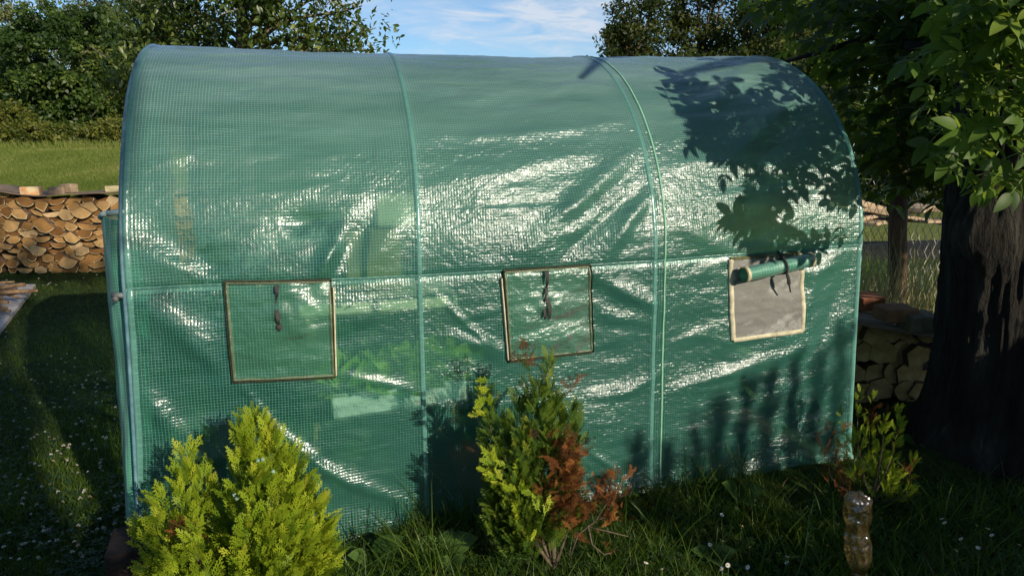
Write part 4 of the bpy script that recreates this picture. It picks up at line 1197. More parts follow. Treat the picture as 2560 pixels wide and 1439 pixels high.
def leaves(name, pos, dirs, size, rnd, mat, parent, temp=LEAF_A, roll=None, seed=0, up=None):
    rg_ = np.random.default_rng(seed); n_ = len(pos)
    y = dirs/(np.linalg.norm(dirs, axis=1)[:, None]+1e-9)
    u = np.array([[0, 0, 1.0]]) + rg_.normal(0, .5, (n_, 3)) if up is None else up
    z_ = u - y*np.sum(u*y, 1)[:, None]; z_ /= np.linalg.norm(z_, axis=1)[:, None]+1e-9
    R = np.stack([np.cross(y, z_), y, z_], 2)
    V, Fq = scatter(temp[0], temp[1], R, pos, size)
    return link(name, np_mesh(name, V, Fq, rnd=np.repeat(rnd, len(temp[0]))), mat, parent, smooth=True)
rg = np.random.default_rng(31)
n_ = 420
p = np.stack([rg.uniform(-wv2/2+.04, wv2/2-.04, n_), rg.uniform(-.06, .06, n_), np.full(n_, zt2+.02)], 1)
d = rg.normal(0, .5, (n_, 3)); d[:, 2] = rg.uniform(.4, 1.2, n_)
leaves("lettuce_leaves", p, d, rg.uniform(.11, .21, n_), rg.random(n_), M_LETT, pl, LEAF_B, seed=2)
# orange pot, low
oc = tin(1172, 1145, .14)
pot = empty("plant_pot", (float(oc[0]), float(oc[1]), 0.0), 0, label="orange plant pot low inside the tunnel beside the middle thuja", cat="pot")
m = MB(); zc = float(oc[2])
m.tube([(0, 0, max(.0, zc-.16)), (0, 0, zc+.02), (0, 0, zc+.021), (0, 0, zc+.05), (0, 0, zc+.049), (0, 0, zc+.02)], [.055, .078, .086, .087, .074, .06], 22)
m.build("pot_body", mat_basic("orange_clay", [(.3, (.70, .15, .035)), (.7, (.80, .22, .06))], 12, .8, .2, .003), pot, True)
# soil bed and rows of leafy crop
bed = MB(); 
SB, NB = np.meshgrid(np.linspace(.05, 2.95, 60), np.linspace(.12, 1.92, 36))
PB = t_local(SB, NB, .03+.02*fbm(SB*5, NB*5, 0, 8, 3))
so = link("soil", np_mesh("soil", PB.reshape(-1, 3), grid_faces(36, 60)), mat_basic("garden_soil", [(.3, (.018, .013, .009)), (.7, (.06, .045, .03))], 20, .95, .8, .02), smooth=True); tag(so, kind="structure")
M_CROP = mat_leaf("tomato_leaf", [(0, (.012, .035, .010)), (.6, (.03, .075, .016)), (1, (.06, .12, .025))], .3, (.2, .4, .05))
crops = [(.42, 1.3, .8), (.95, 1.0, .45), (1.15, .8, .35), (.55, .3, .4), (.9, .35, .3), (1.7, .35, .35), (.62, .45, .98), (.70, .62, 1.02), (.75, .55, .55), (.80, 1.5, 1.1), (1.25, 1.35, .5), (1.62, .75, .75), (1.75, 1.5, 1.15), (2.1, 1.0, .6), (2.3, 1.55, 1.2), (2.6, .7, .85), (2.78, 1.4, 1.1), (1.3, .35, .3), (2.35, .4, .55), (.3, .55, .35)]
for s_ in np.arange(.2, 2.95, .19):
    for n0 in (.95, 1.55):
        crops.append((s_+rg.uniform(-.08, .08), n0+rg.uniform(-.15, .15), rg.uniform(.45, .85)*(1.15 if n0 > 1.2 else .8)))
for k, (s_, n0, h_) in enumerate(crops):
    bp = t_local(s_, n0, .04)
    r_ = empty("crop_plant", bp, rg.uniform(0, 6), label="dark leafy crop plant standing in the soil inside the tunnel", cat="plant", group="leafy crops inside the tunnel")
    nl = int(70*h_+20)
    zz3 = rg.uniform(.1, 1, nl)*h_; aa = rg.uniform(0, 2*np.pi, nl); rr3 = rg.uniform(.02, .2, nl)
    p = np.stack([np.cos(aa)*rr3, np.sin(aa)*rr3, zz3], 1); d = np.stack([np.cos(aa), np.sin(aa), rg.normal(0, .4, nl)], 1)
    leaves("leaf_mass", p, d, rg.uniform(.08, .17, nl), rg.random(nl), M_CROP, r_, LEAF_B, seed=k)
    m = MB(); m.tube([(0, 0, 0), (.01, 0, h_*.5), (0, .01, h_)], [.012, .009, .004], 6); m.build("stem", M_TWIG, r_, True)
# ================================================================== background trees
def bg_leaf_mesh(name, centers, radii, per, size, mat, parent, seed, flat=.7, tone=None):
    rg_ = np.random.default_rng(seed)
    n_ = len(centers)
    C_ = np.repeat(centers, per, 0); R_ = np.repeat(radii, per)
    p = rg_.normal(0, 1, (n_*per, 3)); p /= np.linalg.norm(p, axis=1)[:, None]; p *= (rg_.random(n_*per)**.45)[:, None]
    p[:, 2] *= flat
    out = p.copy()
    P_ = C_ + p*R_[:, None]
    y = rg_.normal(0, 1, P_.shape); y[:, 2] -= .35
    z_ = rg_.normal(0, .7, P_.shape) + out*.9 + np.array([0, 0, .35])
    y /= np.linalg.norm(y, axis=1)[:, None]
    z_ = z_ - y*np.sum(y*z_, 1)[:, None]; z_ /= np.linalg.norm(z_, axis=1)[:, None]+1e-9
    R3 = np.stack([np.cross(y, z_), y, z_], 2)
    tv = np.array([(-.0, 0, 0), (-.27, .45, .05), (0, 1.0, -.08), (.27, .45, .05)]); tf = np.array([(0, 3, 2, 1)])
    tone_ = np.repeat(rg_.uniform(0, 1, n_) if tone is None else tone, per)
    rnd = np.clip(tone_*.72 + rg_.random(len(P_))*.36, 0, 1)
    V_, F_ = scatter(tv, tf, R3, P_, size*rg_.uniform(.6, 1.25, len(P_)))
    return link(name, np_mesh(name, V_, F_, rnd=np.repeat(rnd, 4)), mat, parent)

def limbs(name, segs, mat, parent):
    VV, FF, b = [], [], 0
    for pts, r in segs:
        V_, Fc = tube_np(pts, r, 7, cap=False); VV += V_; FF += [tuple(i+b for i in f) for f in Fc]; b += len(V_)
    return link(name, np_mesh(name, np.array(VV), np.array(FF)), mat, parent, smooth=True)

def crown_points(rg_, n_, rx, ry, rz, cz, lump=.35, seed=0, hollow=.55):
    d = rg_.normal(0, 1, (n_, 3)); d /= np.linalg.norm(d, axis=1)[:, None]
    k = hollow + (1-hollow)*rg_.random(n_)**.6
    k = k*(1 + lump*fbm(d[:, 0]*1.9, d[:, 1]*1.9, d[:, 2]*1.9, seed, 2))
    return d*np.array([rx, ry, rz])*k[:, None] + np.array([0, 0, cz])

def bg_tree(name, x, y, rx, ry, rz, cz, ncl, rcl, per, size, mat, label, seed, trunk_r=.15, cat="tree", group=None, nlimb=14, bark=None, lump=.35, hollow=.5, ground=None, lean=0):
    g = float(gz(x, y)) if ground is None else ground
    r_ = empty(name, (x, y, g), 0, label=label, cat=cat, group=group)
    rg_ = np.random.default_rng(seed)
    C_ = crown_points(rg_, ncl, rx, ry, rz, cz, lump, seed, hollow)
    C_ = C_[C_[:, 2] > .1]
    bg_leaf_mesh("crown", C_, rg_.uniform(.6, 1.3, len(C_))*rcl, per, size, mat, r_, seed)
    segs = []
    top = cz + rz*.55
    tp = np.array([[lean*k, .0, k*top] for k in np.linspace(0, 1, 8)]) + np.concatenate([[[0, 0, 0]], rg_.normal(0, trunk_r*.35, (7, 3))*np.array([1, 1, 0])])
    segs.append((tp, np.linspace(trunk_r*1.25, trunk_r*.25, 8)))
    for i in rg_.choice(len(C_), min(nlimb, len(C_)), replace=False):
        e = C_[i]; k = np.clip((e[2]/top)*.62, .15, .9); s0 = np.array([np.interp(k, np.linspace(0, 1, 8), tp[:, j]) for j in range(3)])
        mid = (s0+e)/2 + np.array([0, 0, -.08*np.linalg.norm(e-s0)])
        segs.append((np.array([s0, mid, e]), np.array([trunk_r*.45, trunk_r*.28, trunk_r*.08])))
    limbs("trunk", segs, bark or M_BARK, r_)
    return r_

M_T_DARK = mat_leaf("leaf_dark_green", [(0, (.008, .020, .005)), (.45, (.023, .050, .008)), (.8, (.052, .088, .013)), (1, (.09, .13, .022))], .25, (.2, .32, .03), .5, .3)
M_T_OLIVE = mat_leaf("leaf_olive", [(0, (.025, .042, .010)), (.5, (.065, .095, .018)), (1, (.15, .17, .04))], .3, (.28, .34, .05), .55, .25)
M_T_PALE = mat_leaf("leaf_grey_green", [(0, (.05, .07, .025)), (.5, (.11, .135, .05)), (1, (.20, .21, .09))], .3, (.3, .36, .1), .6, .25)
M_T_YEL = mat_leaf("leaf_yellow_green", [(0, (.03, .05, .008)), (.5, (.075, .095, .014)), (1, (.16, .16, .03))], .35, (.4, .42, .05), .55, .25)
M_T_FRUIT = mat_leaf("leaf_fruit_tree", [(0, (.018, .034, .008)), (.5, (.048, .078, .014)), (.85, (.095, .13, .022)), (1, (.18, .20, .03))], .3, (.3, .4, .04), .4, .45)
M_T_LOCUST = mat_leaf("leaf_locust", [(0, (.006, .012, .003)), (.5, (.020, .034, .006)), (.85, (.055, .072, .011)), (1, (.10, .11, .018))], .3, (.22, .27, .03), .5, .25)

def X(px, Y): return float(at_y(px, 400, Y)[0])
def Zat(px, py, Y): return float(at_y(px, py, Y)[2])
def on_edge(px, Y): return X(px, Y), Y
# dense dark bush tree on the left
x, y = on_edge(185, 40); g = float(gz(x, y)); zt_ = Zat(185, 45, 40)-g
bg_tree("dense_tree", x, y, 3.3, 2.6, zt_*.52, zt_*.50, 330, .62, 105, .26, M_T_DARK, "dense dark green broad-crowned tree at the meadow edge, left of the fruit tree", 1, .22, lump=.30, hollow=.55)
x, y = on_edge(20, 43); zt_ = Zat(20, 110, 43)-float(gz(x, y))
bg_tree("dense_tree", x, y, 2.2, 2.0, zt_*.5, zt_*.50, 150, .62, 90, .26, M_T_OLIVE, "mid green tree cut off by the left edge, behind the yellow scrub", 2, .18)
x, y = on_edge(320, 41); zt_ = Zat(320, 60, 41)-float(gz(x, y))
bg_tree("dense_tree", x, y, 2.0, 1.8, zt_*.5, zt_*.50, 130, .6, 90, .25, M_T_OLIVE, "olive green tree rising just left of the tunnel's top corner", 3, .18)
# taller pale trees behind
for k, (px, py, Y, rx, lab) in enumerate([(70, -30, 60, 3.6, "tall grey-green willow behind the dense dark tree"), (270, -55, 62, 3.6, "tall pale willow between the dense tree and the fruit tree"), (420, -10, 58, 3.6, "pale tree mostly hidden behind the fruit tree")]):
    x, y = on_edge(px, Y); zt_ = Zat(px, py, Y)-float(gz(x, y))
    bg_tree("willow_tree", x, y, rx, 2.6, zt_*.46, zt_*.56, 200, .8, 85, .28, M_T_PALE, lab, 10+k, .22, lump=.45, hollow=.35)
# scrub along the edge of the meadow
for k, (px, Y, h_, w_, mt, lab) in enumerate([(15, 37, 2.3, 1.7, M_T_YEL, "yellow-green scrub bush at the left edge of the photo"), (110, 36.5, 1.2, 1.8, M_T_YEL, "low yellowish scrub under the dense tree's left half"), (235, 37, .95, 1.7, M_T_OLIVE, "low olive scrub under the dense tree's right half"), (300, 36.5, 1.3, 1.2, M_T_YEL, "yellow-green bush touching the tunnel's left edge")]):
    x, y = on_edge(px, Y)
    bg_tree("scrub_bush", x, y, w_, 1.0, h_*.55, h_*.45, 70, .4, 55, .20, mt, lab, 20+k, .05, cat="bush", nlimb=6)
# trees glimpsed through the tunnel and between: a low far hedge
x0_, x1_ = X(330, 52), X(1500, 52)
rg = np.random.default_rng(44)
n_ = 420; C_ = np.stack([rg.uniform(x0_, x1_, n_), 52+rg.normal(0, 1.2, n_), 1.42+np.abs(rg.normal(0, 1.1, n_))+.3], 1)
C_[:, 2] = np.minimum(C_[:, 2], 4.6)
tag(bg_leaf_mesh("far_hedge", C_, rg.uniform(.7, 1.2, n_), 36, .42, M_T_DARK, None, 45), "far hedge behind the tunnel", kind="stuff")

# the fruit tree whose branches spread over the near half of the roofline
FY = 8.6
fx = X(606, FY); 
ft = empty("fruit_tree", (fx, FY, float(gz(fx, FY))), 0, label="fruit tree with a pale trunk spreading branches above the near half of the tunnel roof", cat="tree")
segs = []; CL = []
def FP(px, py, dy=0.0): 
    return at_y(px, py, FY+dy)-np.array([fx, FY, float(gz(fx, FY))])
trunk_pts = [np.array([0, 0, 0]), np.array([.03, 0, .9]), FP(604, 180), FP(606, 60), FP(600, -80), FP(612, -260)]
segs.append((np.array(trunk_pts), np.array([.13, .11, .085, .065, .05, .03])))
BR = [([(605, 120), (680, 60), (760, 10), (860, -60)], 0), ([(604, 140), (700, 100), (800, 90), (870, 95), (940, 70)], .3), ([(604, 150), (720, 130), (830, 128), (920, 125)], -.3), ([(604, 100), (540, 50), (470, 20), (400, 10)], 0),
      ([(604, 140), (520, 100), (430, 90), (340, 110)], .4), ([(604, 150), (480, 140), (360, 170), (300, 205)], -.5), ([(606, 40), (660, -40), (720, -110)], .3), ([(606, 40), (560, -40), (500, -110)], -.2), ([(604, 130), (700, 60), (745, 45), (850, 30), (905, 15)], -.2),
      ([(604, 120), (640, 30), (650, -60)], -.6), ([(604, 130), (560, 90), (420, 40), (330, 20)], .6), ([(604, 160), (560, 160), (500, 170), (420, 150)], .8)]
for pts, dy in BR:
    P_ = [FP(px, py, dy*i/(len(pts)-1)) for i, (px, py) in enumerate(pts)]
    segs.append((np.array(P_), np.linspace(.032, .006, len(P_))))
    P_ = np.array(P_)
    for k in range(64):
        t_ = .12+.88*rg.random()**.8; i = min(int(t_*(len(P_)-1)), len(P_)-2); f_ = t_*(len(P_)-1)-i
        CL.append(P_[i]*(1-f_)+P_[i+1]*f_ + rg.normal(0, .13+.09*(1-t_), 3)*np.array([1, 1, .8]))
    for k in range(5):
        i = len(P_)-1; tw = P_[i-1]+(P_[i]-P_[i-1])*rg.random(); e = tw+rg.normal(0, .22, 3)
        if project(e[None]+np.array([fx, FY, float(gz(fx, FY))]))[0, 0] > 860: continue
        segs.append((np.array([tw, (tw+e)/2+np.array([0, 0, .02]), e]), np.array([.007, .005, .003])))
        CL += [tw+(e-tw)*rg.random() for _ in range(3)]
CL = np.array(CL)
cpx = project(CL+np.array([fx, FY, float(gz(fx, FY))]))
keep = ~((rg.random(len(CL)) > np.clip((985-cpx[:, 0])/170, .0, 1)+.10) | ((cpx[:, 0] > 700) & (cpx[:, 1] < 60-(cpx[:, 0]-700)*.0) & (rg.random(len(CL)) < .55)) | ((cpx[:, 0] > 560) & (cpx[:, 0] < 650) & (cpx[:, 1] > 40) & (rg.random(len(CL)) < .6)))
CL = CL[keep]
limbs("trunk", segs, mat_basic("pale_bark", [(.3, (.10, .08, .05)), (.55, (.20, .165, .11)), (.75, (.32, .28, .20))], 14, .9, .5, .01), ft)
tn = len(CL); perl = 15
pos = np.repeat(CL, perl, 0) + rg.normal(0, .075, (tn*perl, 3))
dd_ = rg.normal(0, 1, pos.shape); dd_[:, 2] -= .25
LEAF_S = leaf_template(3, 1, .46, .3, .2)
leaves("crown", pos, dd_, rg.uniform(.055, .095, len(pos)), np.clip(np.repeat(rg.random(tn), perl)*.5+rg.random(len(pos))*.5, 0, 1), M_T_FRUIT, ft, LEAF_S, seed=5)

# locusts behind the far half
for k, (px, py, Y, rx, rz_, lab, n_) in enumerate([(1565, -30, 26, 1.2, .34, "feathery locust tree at the left of the dark group above the far roof", 120), (1735, -160, 27, 2.0, .44, "tallest locust tree with bare leaning trunk above the far roof", 210), (1890, -170, 28, 1.8, .44, "dark locust tree next to the walnut leaves", 180), (2000, -90, 24, 1.6, .44, "darkest tree behind the walnut foliage", 170)]):
    x, y = on_edge(px, Y); zt_ = Zat(px, py, Y)-float(gz(x, y))
    bg_tree("locust_tree", x, y, rx, 1.7, zt_*rz_, zt_*(1-rz_), n_, .42, 66, .15, M_T_LOCUST, lab, 60+k, .13, lump=.55, hollow=.25, nlimb=26)
for k, (px, py, Y, rx) in enumerate([(1560, 120, 25, 1.4), (1700, 110, 24, 1.6), (1850, 100, 24, 1.6), (2000, 60, 20, 1.6), (2160, 150, 17, 1.8), (2330, 200, 15, 1.8), (2540, 200, 15, 2.0)]):
    x, y = on_edge(px, Y); zt_ = Zat(px, py, Y)-float(gz(x, y))
    bg_tree("hedge_bush", x, y, rx, 1.2, zt_*.52, zt_*.48, 150, .42, 60, .17, M_T_LOCUST, ["dark hedge bush below the feathery locust", "dark hedge bush below the tallest locust", "dark hedge bush beside the walnut crown", "dark bush behind the walnut crown's left side", "dark bush beyond the fence left of the rusty post", "dark bush beyond the fence right of the rusty post", "dark bush at the right edge behind the old tree"][k], 80+k, .07, cat="bush", nlimb=5)

# ================================================================== shadow helper: where does a point's shadow fall
def hits(P_, grow=0.0):
    """march away from the sun; returns ('tunnel', pixel) or ('ground', point) for each point"""
    P_ = np.atleast_2d(P_); n_ = len(P_)
    ks = np.linspace(.15, 16, 420)
    Q = P_[:, None] - SUN[None, None]*ks[None, :, None]
    rel = Q - T0; s_ = rel @ ES; nn_ = rel @ EN; z_ = Q[..., 2]
    rad_ = np.where(z_ < ZS, RR, RR*np.sqrt(np.clip(1-((z_-ZS)/(HT-ZS+grow))**2, 0, 1)))+grow
    ins = (s_ > -grow) & (s_ < 3+grow) & (np.abs(nn_-RR) < rad_) & (z_ < HT+grow)
    gr = Q[..., 2] < 0
    it = np.where(ins.any(1), ins.argmax(1), 10**6); ig = np.where(gr.any(1), gr.argmax(1), 10**6)
    kind_ = np.where(it < ig, 1, 0)
    idx = np.minimum(np.minimum(it, ig), len(ks)-1)
    H_ = Q[np.arange(n_), idx]
    return kind_, H_, project(H_)

def in_frame(P_, m_=40):
    q = project(P_); d = (P_-EYE) @ FWD
    return (d > .1) & (q[:, 0] > -m_) & (q[:, 0] < W0+m_) & (q[:, 1] > -m_) & (q[:, 1] < H0+m_), q

# ================================================================== the old walnut at the right
M_WALNUT = mat_leaf("walnut_leaf", [(0, (.008, .022, .004)), (.38, (.026, .060, .008)), (.8, (.09, .155, .02)), (1, (.17, .23, .035))], .42, (.44, .60, .05), .5, .3)
M_WBARK = mat_basic("furrowed_bark", [(.35, (.006, .005, .004)), (.52, (.020, .017, .013)), (.62, (.035, .032, .026)), (.75, (.085, .088, .072))], 11, .95, 1.0, .03, stretch=(1, 1, .22))
wb = np.array([2.44, 3.46, 0.0]); 
wal = empty("walnut_tree", wb, 0, label="old walnut tree with thick furrowed trunk overhanging the tunnel's far end", cat="tree")
hh = np.linspace(-.08, 3.6, 300); aa = np.linspace(0, 2*np.pi, 221)
HH, AA = np.meshgrid(hh, aa, indexing='ij')
r0 = np.interp(hh, [-.08, 0, .2, .5, 1.2, 2.2, 3.6], [.50, .42, .335, .305, .29, .275, .22])[:, None]
fur = 1-2*np.abs(fbm(np.cos(AA)*6.5, np.sin(AA)*6.5, HH*1.5, 4, 4)); plate = fbm(np.cos(AA)*11, np.sin(AA)*11, HH*11, 41, 3)
Rt = r0*(1-.045*np.clip(fur, 0, 1)**3+.024*plate+.05*fbm(np.cos(AA)*1.3, np.sin(AA)*1.3, HH*1.1, 5, 2)+.10*np.cos(AA*5+1)*np.exp(-HH*4))
# an old burl on the side towards the tunnel
Rt = Rt + .10*np.exp(-(((HH-1.12)/.16)**2 + ((((AA-3.6+np.pi) % (2*np.pi))-np.pi)/.45)**2))
cx_ = (-.02*HH - .03*HH**2*.6); cy_ = -.02*HH
Pw = np.stack([Rt*np.cos(AA)+cx_, Rt*np.sin(AA)+cy_, HH], -1)
link("trunk", np_mesh("trunk", Pw.reshape(-1, 3), grid_faces(300, 221)), M_WBARK, wal, smooth=True)
WB = [([(-.4, 0, 3.3), (-.9, .4, 3.7), (-1.6, .9, 3.9)], .11), ([(-.2, -.2, 2.3), (.1, -.8, 2.7), (.4, -1.6, 3.0), (.5, -2.4, 3.2)], .10), ([(0, -.2, 1.9), (.35, -.7, 2.05), (.55, -1.2, 2.1), (.5, -1.7, 2.2)], .05),
      ([(-.3, -.15, 2.6), (-.4, -.7, 2.8), (-.5, -1.4, 2.9), (-.5, -2.0, 2.85)], .06), ([(-.5, 0, 3.5), (-.5, -.8, 4.0), (-.3, -1.8, 4.4)], .09), ([(0, 0, 2.8), (.8, -.3, 3.3), (1.8, -.9, 3.7)], .09), ([(-.2, .2, 1.9), (-.45, .7, 2.1), (-.8, 1.2, 2.0)], .04), ([(-.2, .3, 2.4), (-.6, 1.0, 2.6), (-1.0, 1.7, 2.5)], .05)]
segs = [(np.array(p_, float), np.linspace(r_, r_*.2, len(p_))) for p_, r_ in WB]

LEAF_W = leaf_template(6, 1, .50, .22, .30)
wl_pos, wl_dir, wl_up, wl_sz, wl_r = [], [], [], [], []
wl_id = []
rachis = []
rgw = np.random.default_rng(77)
def compound(p, d, L, tone, up=None):
    """a walnut leaf: stalk with pairs of leaflets and one at the tip; p in world space"""
    d = d/np.linalg.norm(d); u = (rgw.normal(0, .35, 3)+np.array([0, -.15, 1.0])) if up is None else up
    u = u-d*(u@d); u /= np.linalg.norm(u); sd = np.cross(d, u)
    npair = rgw.integers(2, 4)
    drop = np.array([0, 0, -.25])
    tip = p+d*L+drop*L*.6
    for k in range(npair):
        t_ = .38+.5*k/max(1, npair-1); q = p+d*L*t_+drop*L*t_*t_*.6
        for s_ in (-1, 1):
            wl_pos.append(q); wl_dir.append(sd*s_*.9+d*rgw.uniform(.25, .6)+rgw.normal(0, .15, 3)+np.array([0, 0, -.18])); wl_up.append(u+rgw.normal(0, .25, 3)); wl_sz.append(L*rgw.uniform(.32, .46)*(.75+.35*t_)); wl_r.append(np.clip(tone+rgw.normal(0, .12), 0, 1))
    wl_pos.append(tip); wl_dir.append(d+np.array([0, 0, -.4])); wl_up.append(u); wl_sz.append(L*rgw.uniform(.42, .52)); wl_r.append(np.clip(tone+rgw.normal(0, .12), 0, 1))
    wl_id.extend([len(rachis)]*(len(wl_pos)-len(wl_id)))
    rachis.append((np.array([p, (p+tip)/2+np.array([0, 0, .02]), tip])-wb, np.array([.0028, .0022, .0014])))

def allowed_shadow(px, py):
    """part of the tunnel the walnut shades in the photo"""
    edge = np.interp(py, [140, 170, 200, 240, 300, 350, 390, 420, 480, 540, 580, 620, 660, 700], [1400, 1480, 1545, 1630, 1650, 1690, 1700, 1790, 1775, 1765, 1790, 1840, 1890, 1990])
    return (px > edge) & (py < 690)
# 1. foliage seen above and behind the far end (shade deepened by darker leaf tones)
cnt = 0
while cnt < 640:
    px, py = rgw.uniform(1930, 2420), rgw.uniform(-90, 500)
    lim = np.interp(px, [1930, 2000, 2060, 2120, 2150, 2420], [20, 60, 160, 300, 470, 480])
    if py > lim + rgw.normal(0, 20): continue
    
    Y_ = rgw.uniform(3.9, 6.2) if px < 2250 else rgw.uniform(3.9, 5.2)
    p = at_y(px, py, Y_); cnt += 1
    a_ = rgw.uniform(0, 2*np.pi); compound(p, np.array([math.cos(a_), math.sin(a_), rgw.uniform(-.3, .3)]), rgw.uniform(.18, .28), rgw.uniform(0, .38))
# 2. the lit sprays hanging at the right edge, sunlight helped by brighter leaf tones
cnt = 0
while cnt < 520:
    px, py = rgw.uniform(2290, 2640), rgw.uniform(-120, 560)
    lo_ = np.interp(px, [2290, 2400, 2640], [400, 470, 560]); hi_ = np.interp(px, [2290, 2400, 2500, 2640], [120, 40, -120, -120])
    if not hi_ < py < lo_: continue
    Y_ = rgw.uniform(2.15, 3.5); p = at_y(px, py, Y_)
    kd, H_, q2 = hits(np.array([p, p+[.12, 0, 0], p-[.12, 0, 0], p+[0, 0, .1], p-[0, 0, .12], p-[0, .12, 0]]))
    if any((k_ == 1) and not bool(allowed_shadow(*q_)) for k_, q_ in zip(kd, q2)): continue
    if np.any(kd == 1) and rgw.random() < .60: continue
    cnt += 1
    a_ = rgw.uniform(-2.6, -.4); compound(p, np.array([math.cos(a_)-.2, math.sin(a_)*.6, rgw.uniform(-.35, .35)]), rgw.uniform(.12, .20), rgw.uniform(.4, 1), up=SUN*.7+np.array([0, 0, .5])+rgw.normal(0, .5, 3))
compound(at_y(2580, 490, 2.6), np.array([-.5, -.1, -.7]), .19, .9)
cnt = 0; tries = 0
while cnt < 230 and tries < 9000:
    tries += 1
    px, py = rgw.uniform(2230, 2640), rgw.uniform(-120, 500)
    if py > np.interp(px, [2230, 2400, 2640], [330, 470, 560]): continue
    p = at_y(px, py, rgw.uniform(2.6, 4.2))
    kd, H_, q2 = hits(np.array([p, p+[.12, 0, 0], p-[.12, 0, 0], p+[0, 0, .1], p-[0, 0, .12]]))
    if np.any(kd == 1): continue
    cnt += 1; a_ = rgw.uniform(-2.6, -.4)
    compound(p, np.array([math.cos(a_)-.2, math.sin(a_)*.6, rgw.uniform(-.35, .35)]), rgw.uniform(.13, .21), rgw.uniform(.25, 1), up=SUN*.7+np.array([0, 0, .5])+rgw.normal(0, .5, 3))
# 3. the sprays outside the frame whose shadows fall across the far end
tgt = []
for cx0, cy0, sx0, sy0, n_ in [(1985, 250, 75, 70, 19), (1970, 400, 65, 75, 12), (2070, 470, 45, 100, 9), (1735, 262, 42, 30, 15), (1745, 345, 38, 22, 11), (1860, 330, 50, 60, 14), (1840, 500, 45, 60, 16), (1900, 590, 60, 35, 15), (2060, 330, 40, 80, 14), (1435, 172, 25, 8, 2), (1590, 205, 40, 15, 4), (1900, 190, 80, 22, 9), (2090, 600, 25, 40, 3)]:
    for k in range(n_): tgt.append((rgw.normal(cx0, sx0), rgw.normal(cy0, sy0)))
for px, py in tgt:
    if not bool(allowed_shadow(px, py)) or px > 2140: continue
    P0 = surf(*[np.array(c) for c in px_sv(px, py)])
    for tr in range(12):
        tt_ = rgw.uniform(.75, 2.4); p = P0 + SUN*tt_
        f_, q = in_frame(p[None], 60)
        if f_[0] and q[0, 0] < 2230: continue
        a_ = rgw.uniform(0, 2*np.pi); v1 = np.cross(SUN, [0, 0, 1.0]); v1 /= np.linalg.norm(v1); v2 = np.cross(SUN, v1)
        d = v1*math.cos(a_)+v2*math.sin(a_); 
        L = rgw.uniform(.15, .23)
        kd, H_, q2 = hits(np.array([p+d*L*.5, p+d*L*1.35, p-d*.05]))
        if all((k_ == 0) or bool(allowed_shadow(*q_)) for k_, q_ in zip(kd, q2)):
            compound(p-d*.02, d, L, rgw.uniform(.2, .8), up=SUN+rgw.normal(0, .35, 3)); break
# 4. the rest of the crown, overhead and outside the frame: shades trunk and ground
LIT = [at_y(a_, b_, 2.6) for a_ in (2380, 2460, 2540, 2620) for b_ in (60, 200, 340, 480)]
def blocks_lit(p): return min(np.linalg.norm(np.cross(p-l_, SUN)) for l_ in LIT) < .26
cnt = 0; tries = 0
while cnt < 520 and tries < 9000:
    tries += 1
    p = np.array([rgw.uniform(1.2, 6.0), rgw.uniform(-1.2, 4.6), rgw.uniform(2.1, 4.6)])
    if abs(p[0]-3.4)/3.0 > 1: continue
    f_, q = in_frame(p[None], 160)
    if f_[0] and q[0, 0] < 2560: continue
    kd, H_, q2 = hits(np.array([p, p+[.2, 0, 0], p-[.2, 0, 0], p+[0, 0, .15], p-[0, 0, .15]]))
    if any((k_ == 1) and not bool(allowed_shadow(*q_)) for k_, q_ in zip(kd, q2)): continue
    if np.any((kd == 0) & (H_[:, 0] < .9)): continue
    if np.any(kd == 1) and rgw.random() < .93: continue
    # leave the sun a way through to the sprays at the right edge
    if rgw.random() < .85 and blocks_lit(p): continue
    if np.any(kd == 1) and rgw.random() < .93: continue
    if rgw.random() < .93 and blocks_lit(p): continue
    cnt += 1; a_ = rgw.uniform(0, 2*np.pi)
    compound(p, np.array([math.cos(a_), math.sin(a_), rgw.uniform(-.4, .2)]), rgw.uniform(.28, .42), rgw.uniform(.2, .8))
# 5. crown between the sun and the trunk, the shaded pile and the grass at its foot
cnt = 0; tries = 0
while cnt < 1100 and tries < 26000:
    tries += 1
    r_ = rgw.random()
    if r_ < .45: g0 = wb + np.array([rgw.uniform(-.45, .5), -.3, rgw.uniform(0, 2.3)])
    elif r_ < .6: g0 = np.array([rgw.uniform(1.6, 2.4), 4.0, rgw.uniform(0, .8)])
    elif r_ < .8: g0 = np.array([rgw.uniform(1.2, 2.6), rgw.uniform(2.4, 3.4), .02])
    else: g0 = at_y(rgw.uniform(1980, 2330), rgw.uniform(0, 450), 4.2)
    p = g0 + SUN*rgw.uniform(1.2, 5.5)
    if p[2] < 1.1: continue
    f_, q = in_frame(p[None], 170)
    if f_[0]: continue
    kd, H_, q2 = hits(np.array([p, p+[.2, 0, 0], p-[.2, 0, 0], p+[0, 0, .15], p-[0, 0, .15]]))
    if any((k_ == 1) and not bool(allowed_shadow(*q_)) for k_, q_ in zip(kd, q2)): continue
    if np.any(kd == 1) and rgw.random() < .93: continue
    if rgw.random() < .93 and blocks_lit(p): continue
    cnt += 1; a_ = rgw.uniform(0, 2*np.pi)
    compound(p, np.array([math.cos(a_), math.sin(a_), rgw.uniform(-.4, .2)]), rgw.uniform(.28, .42), rgw.uniform(.2, .8))
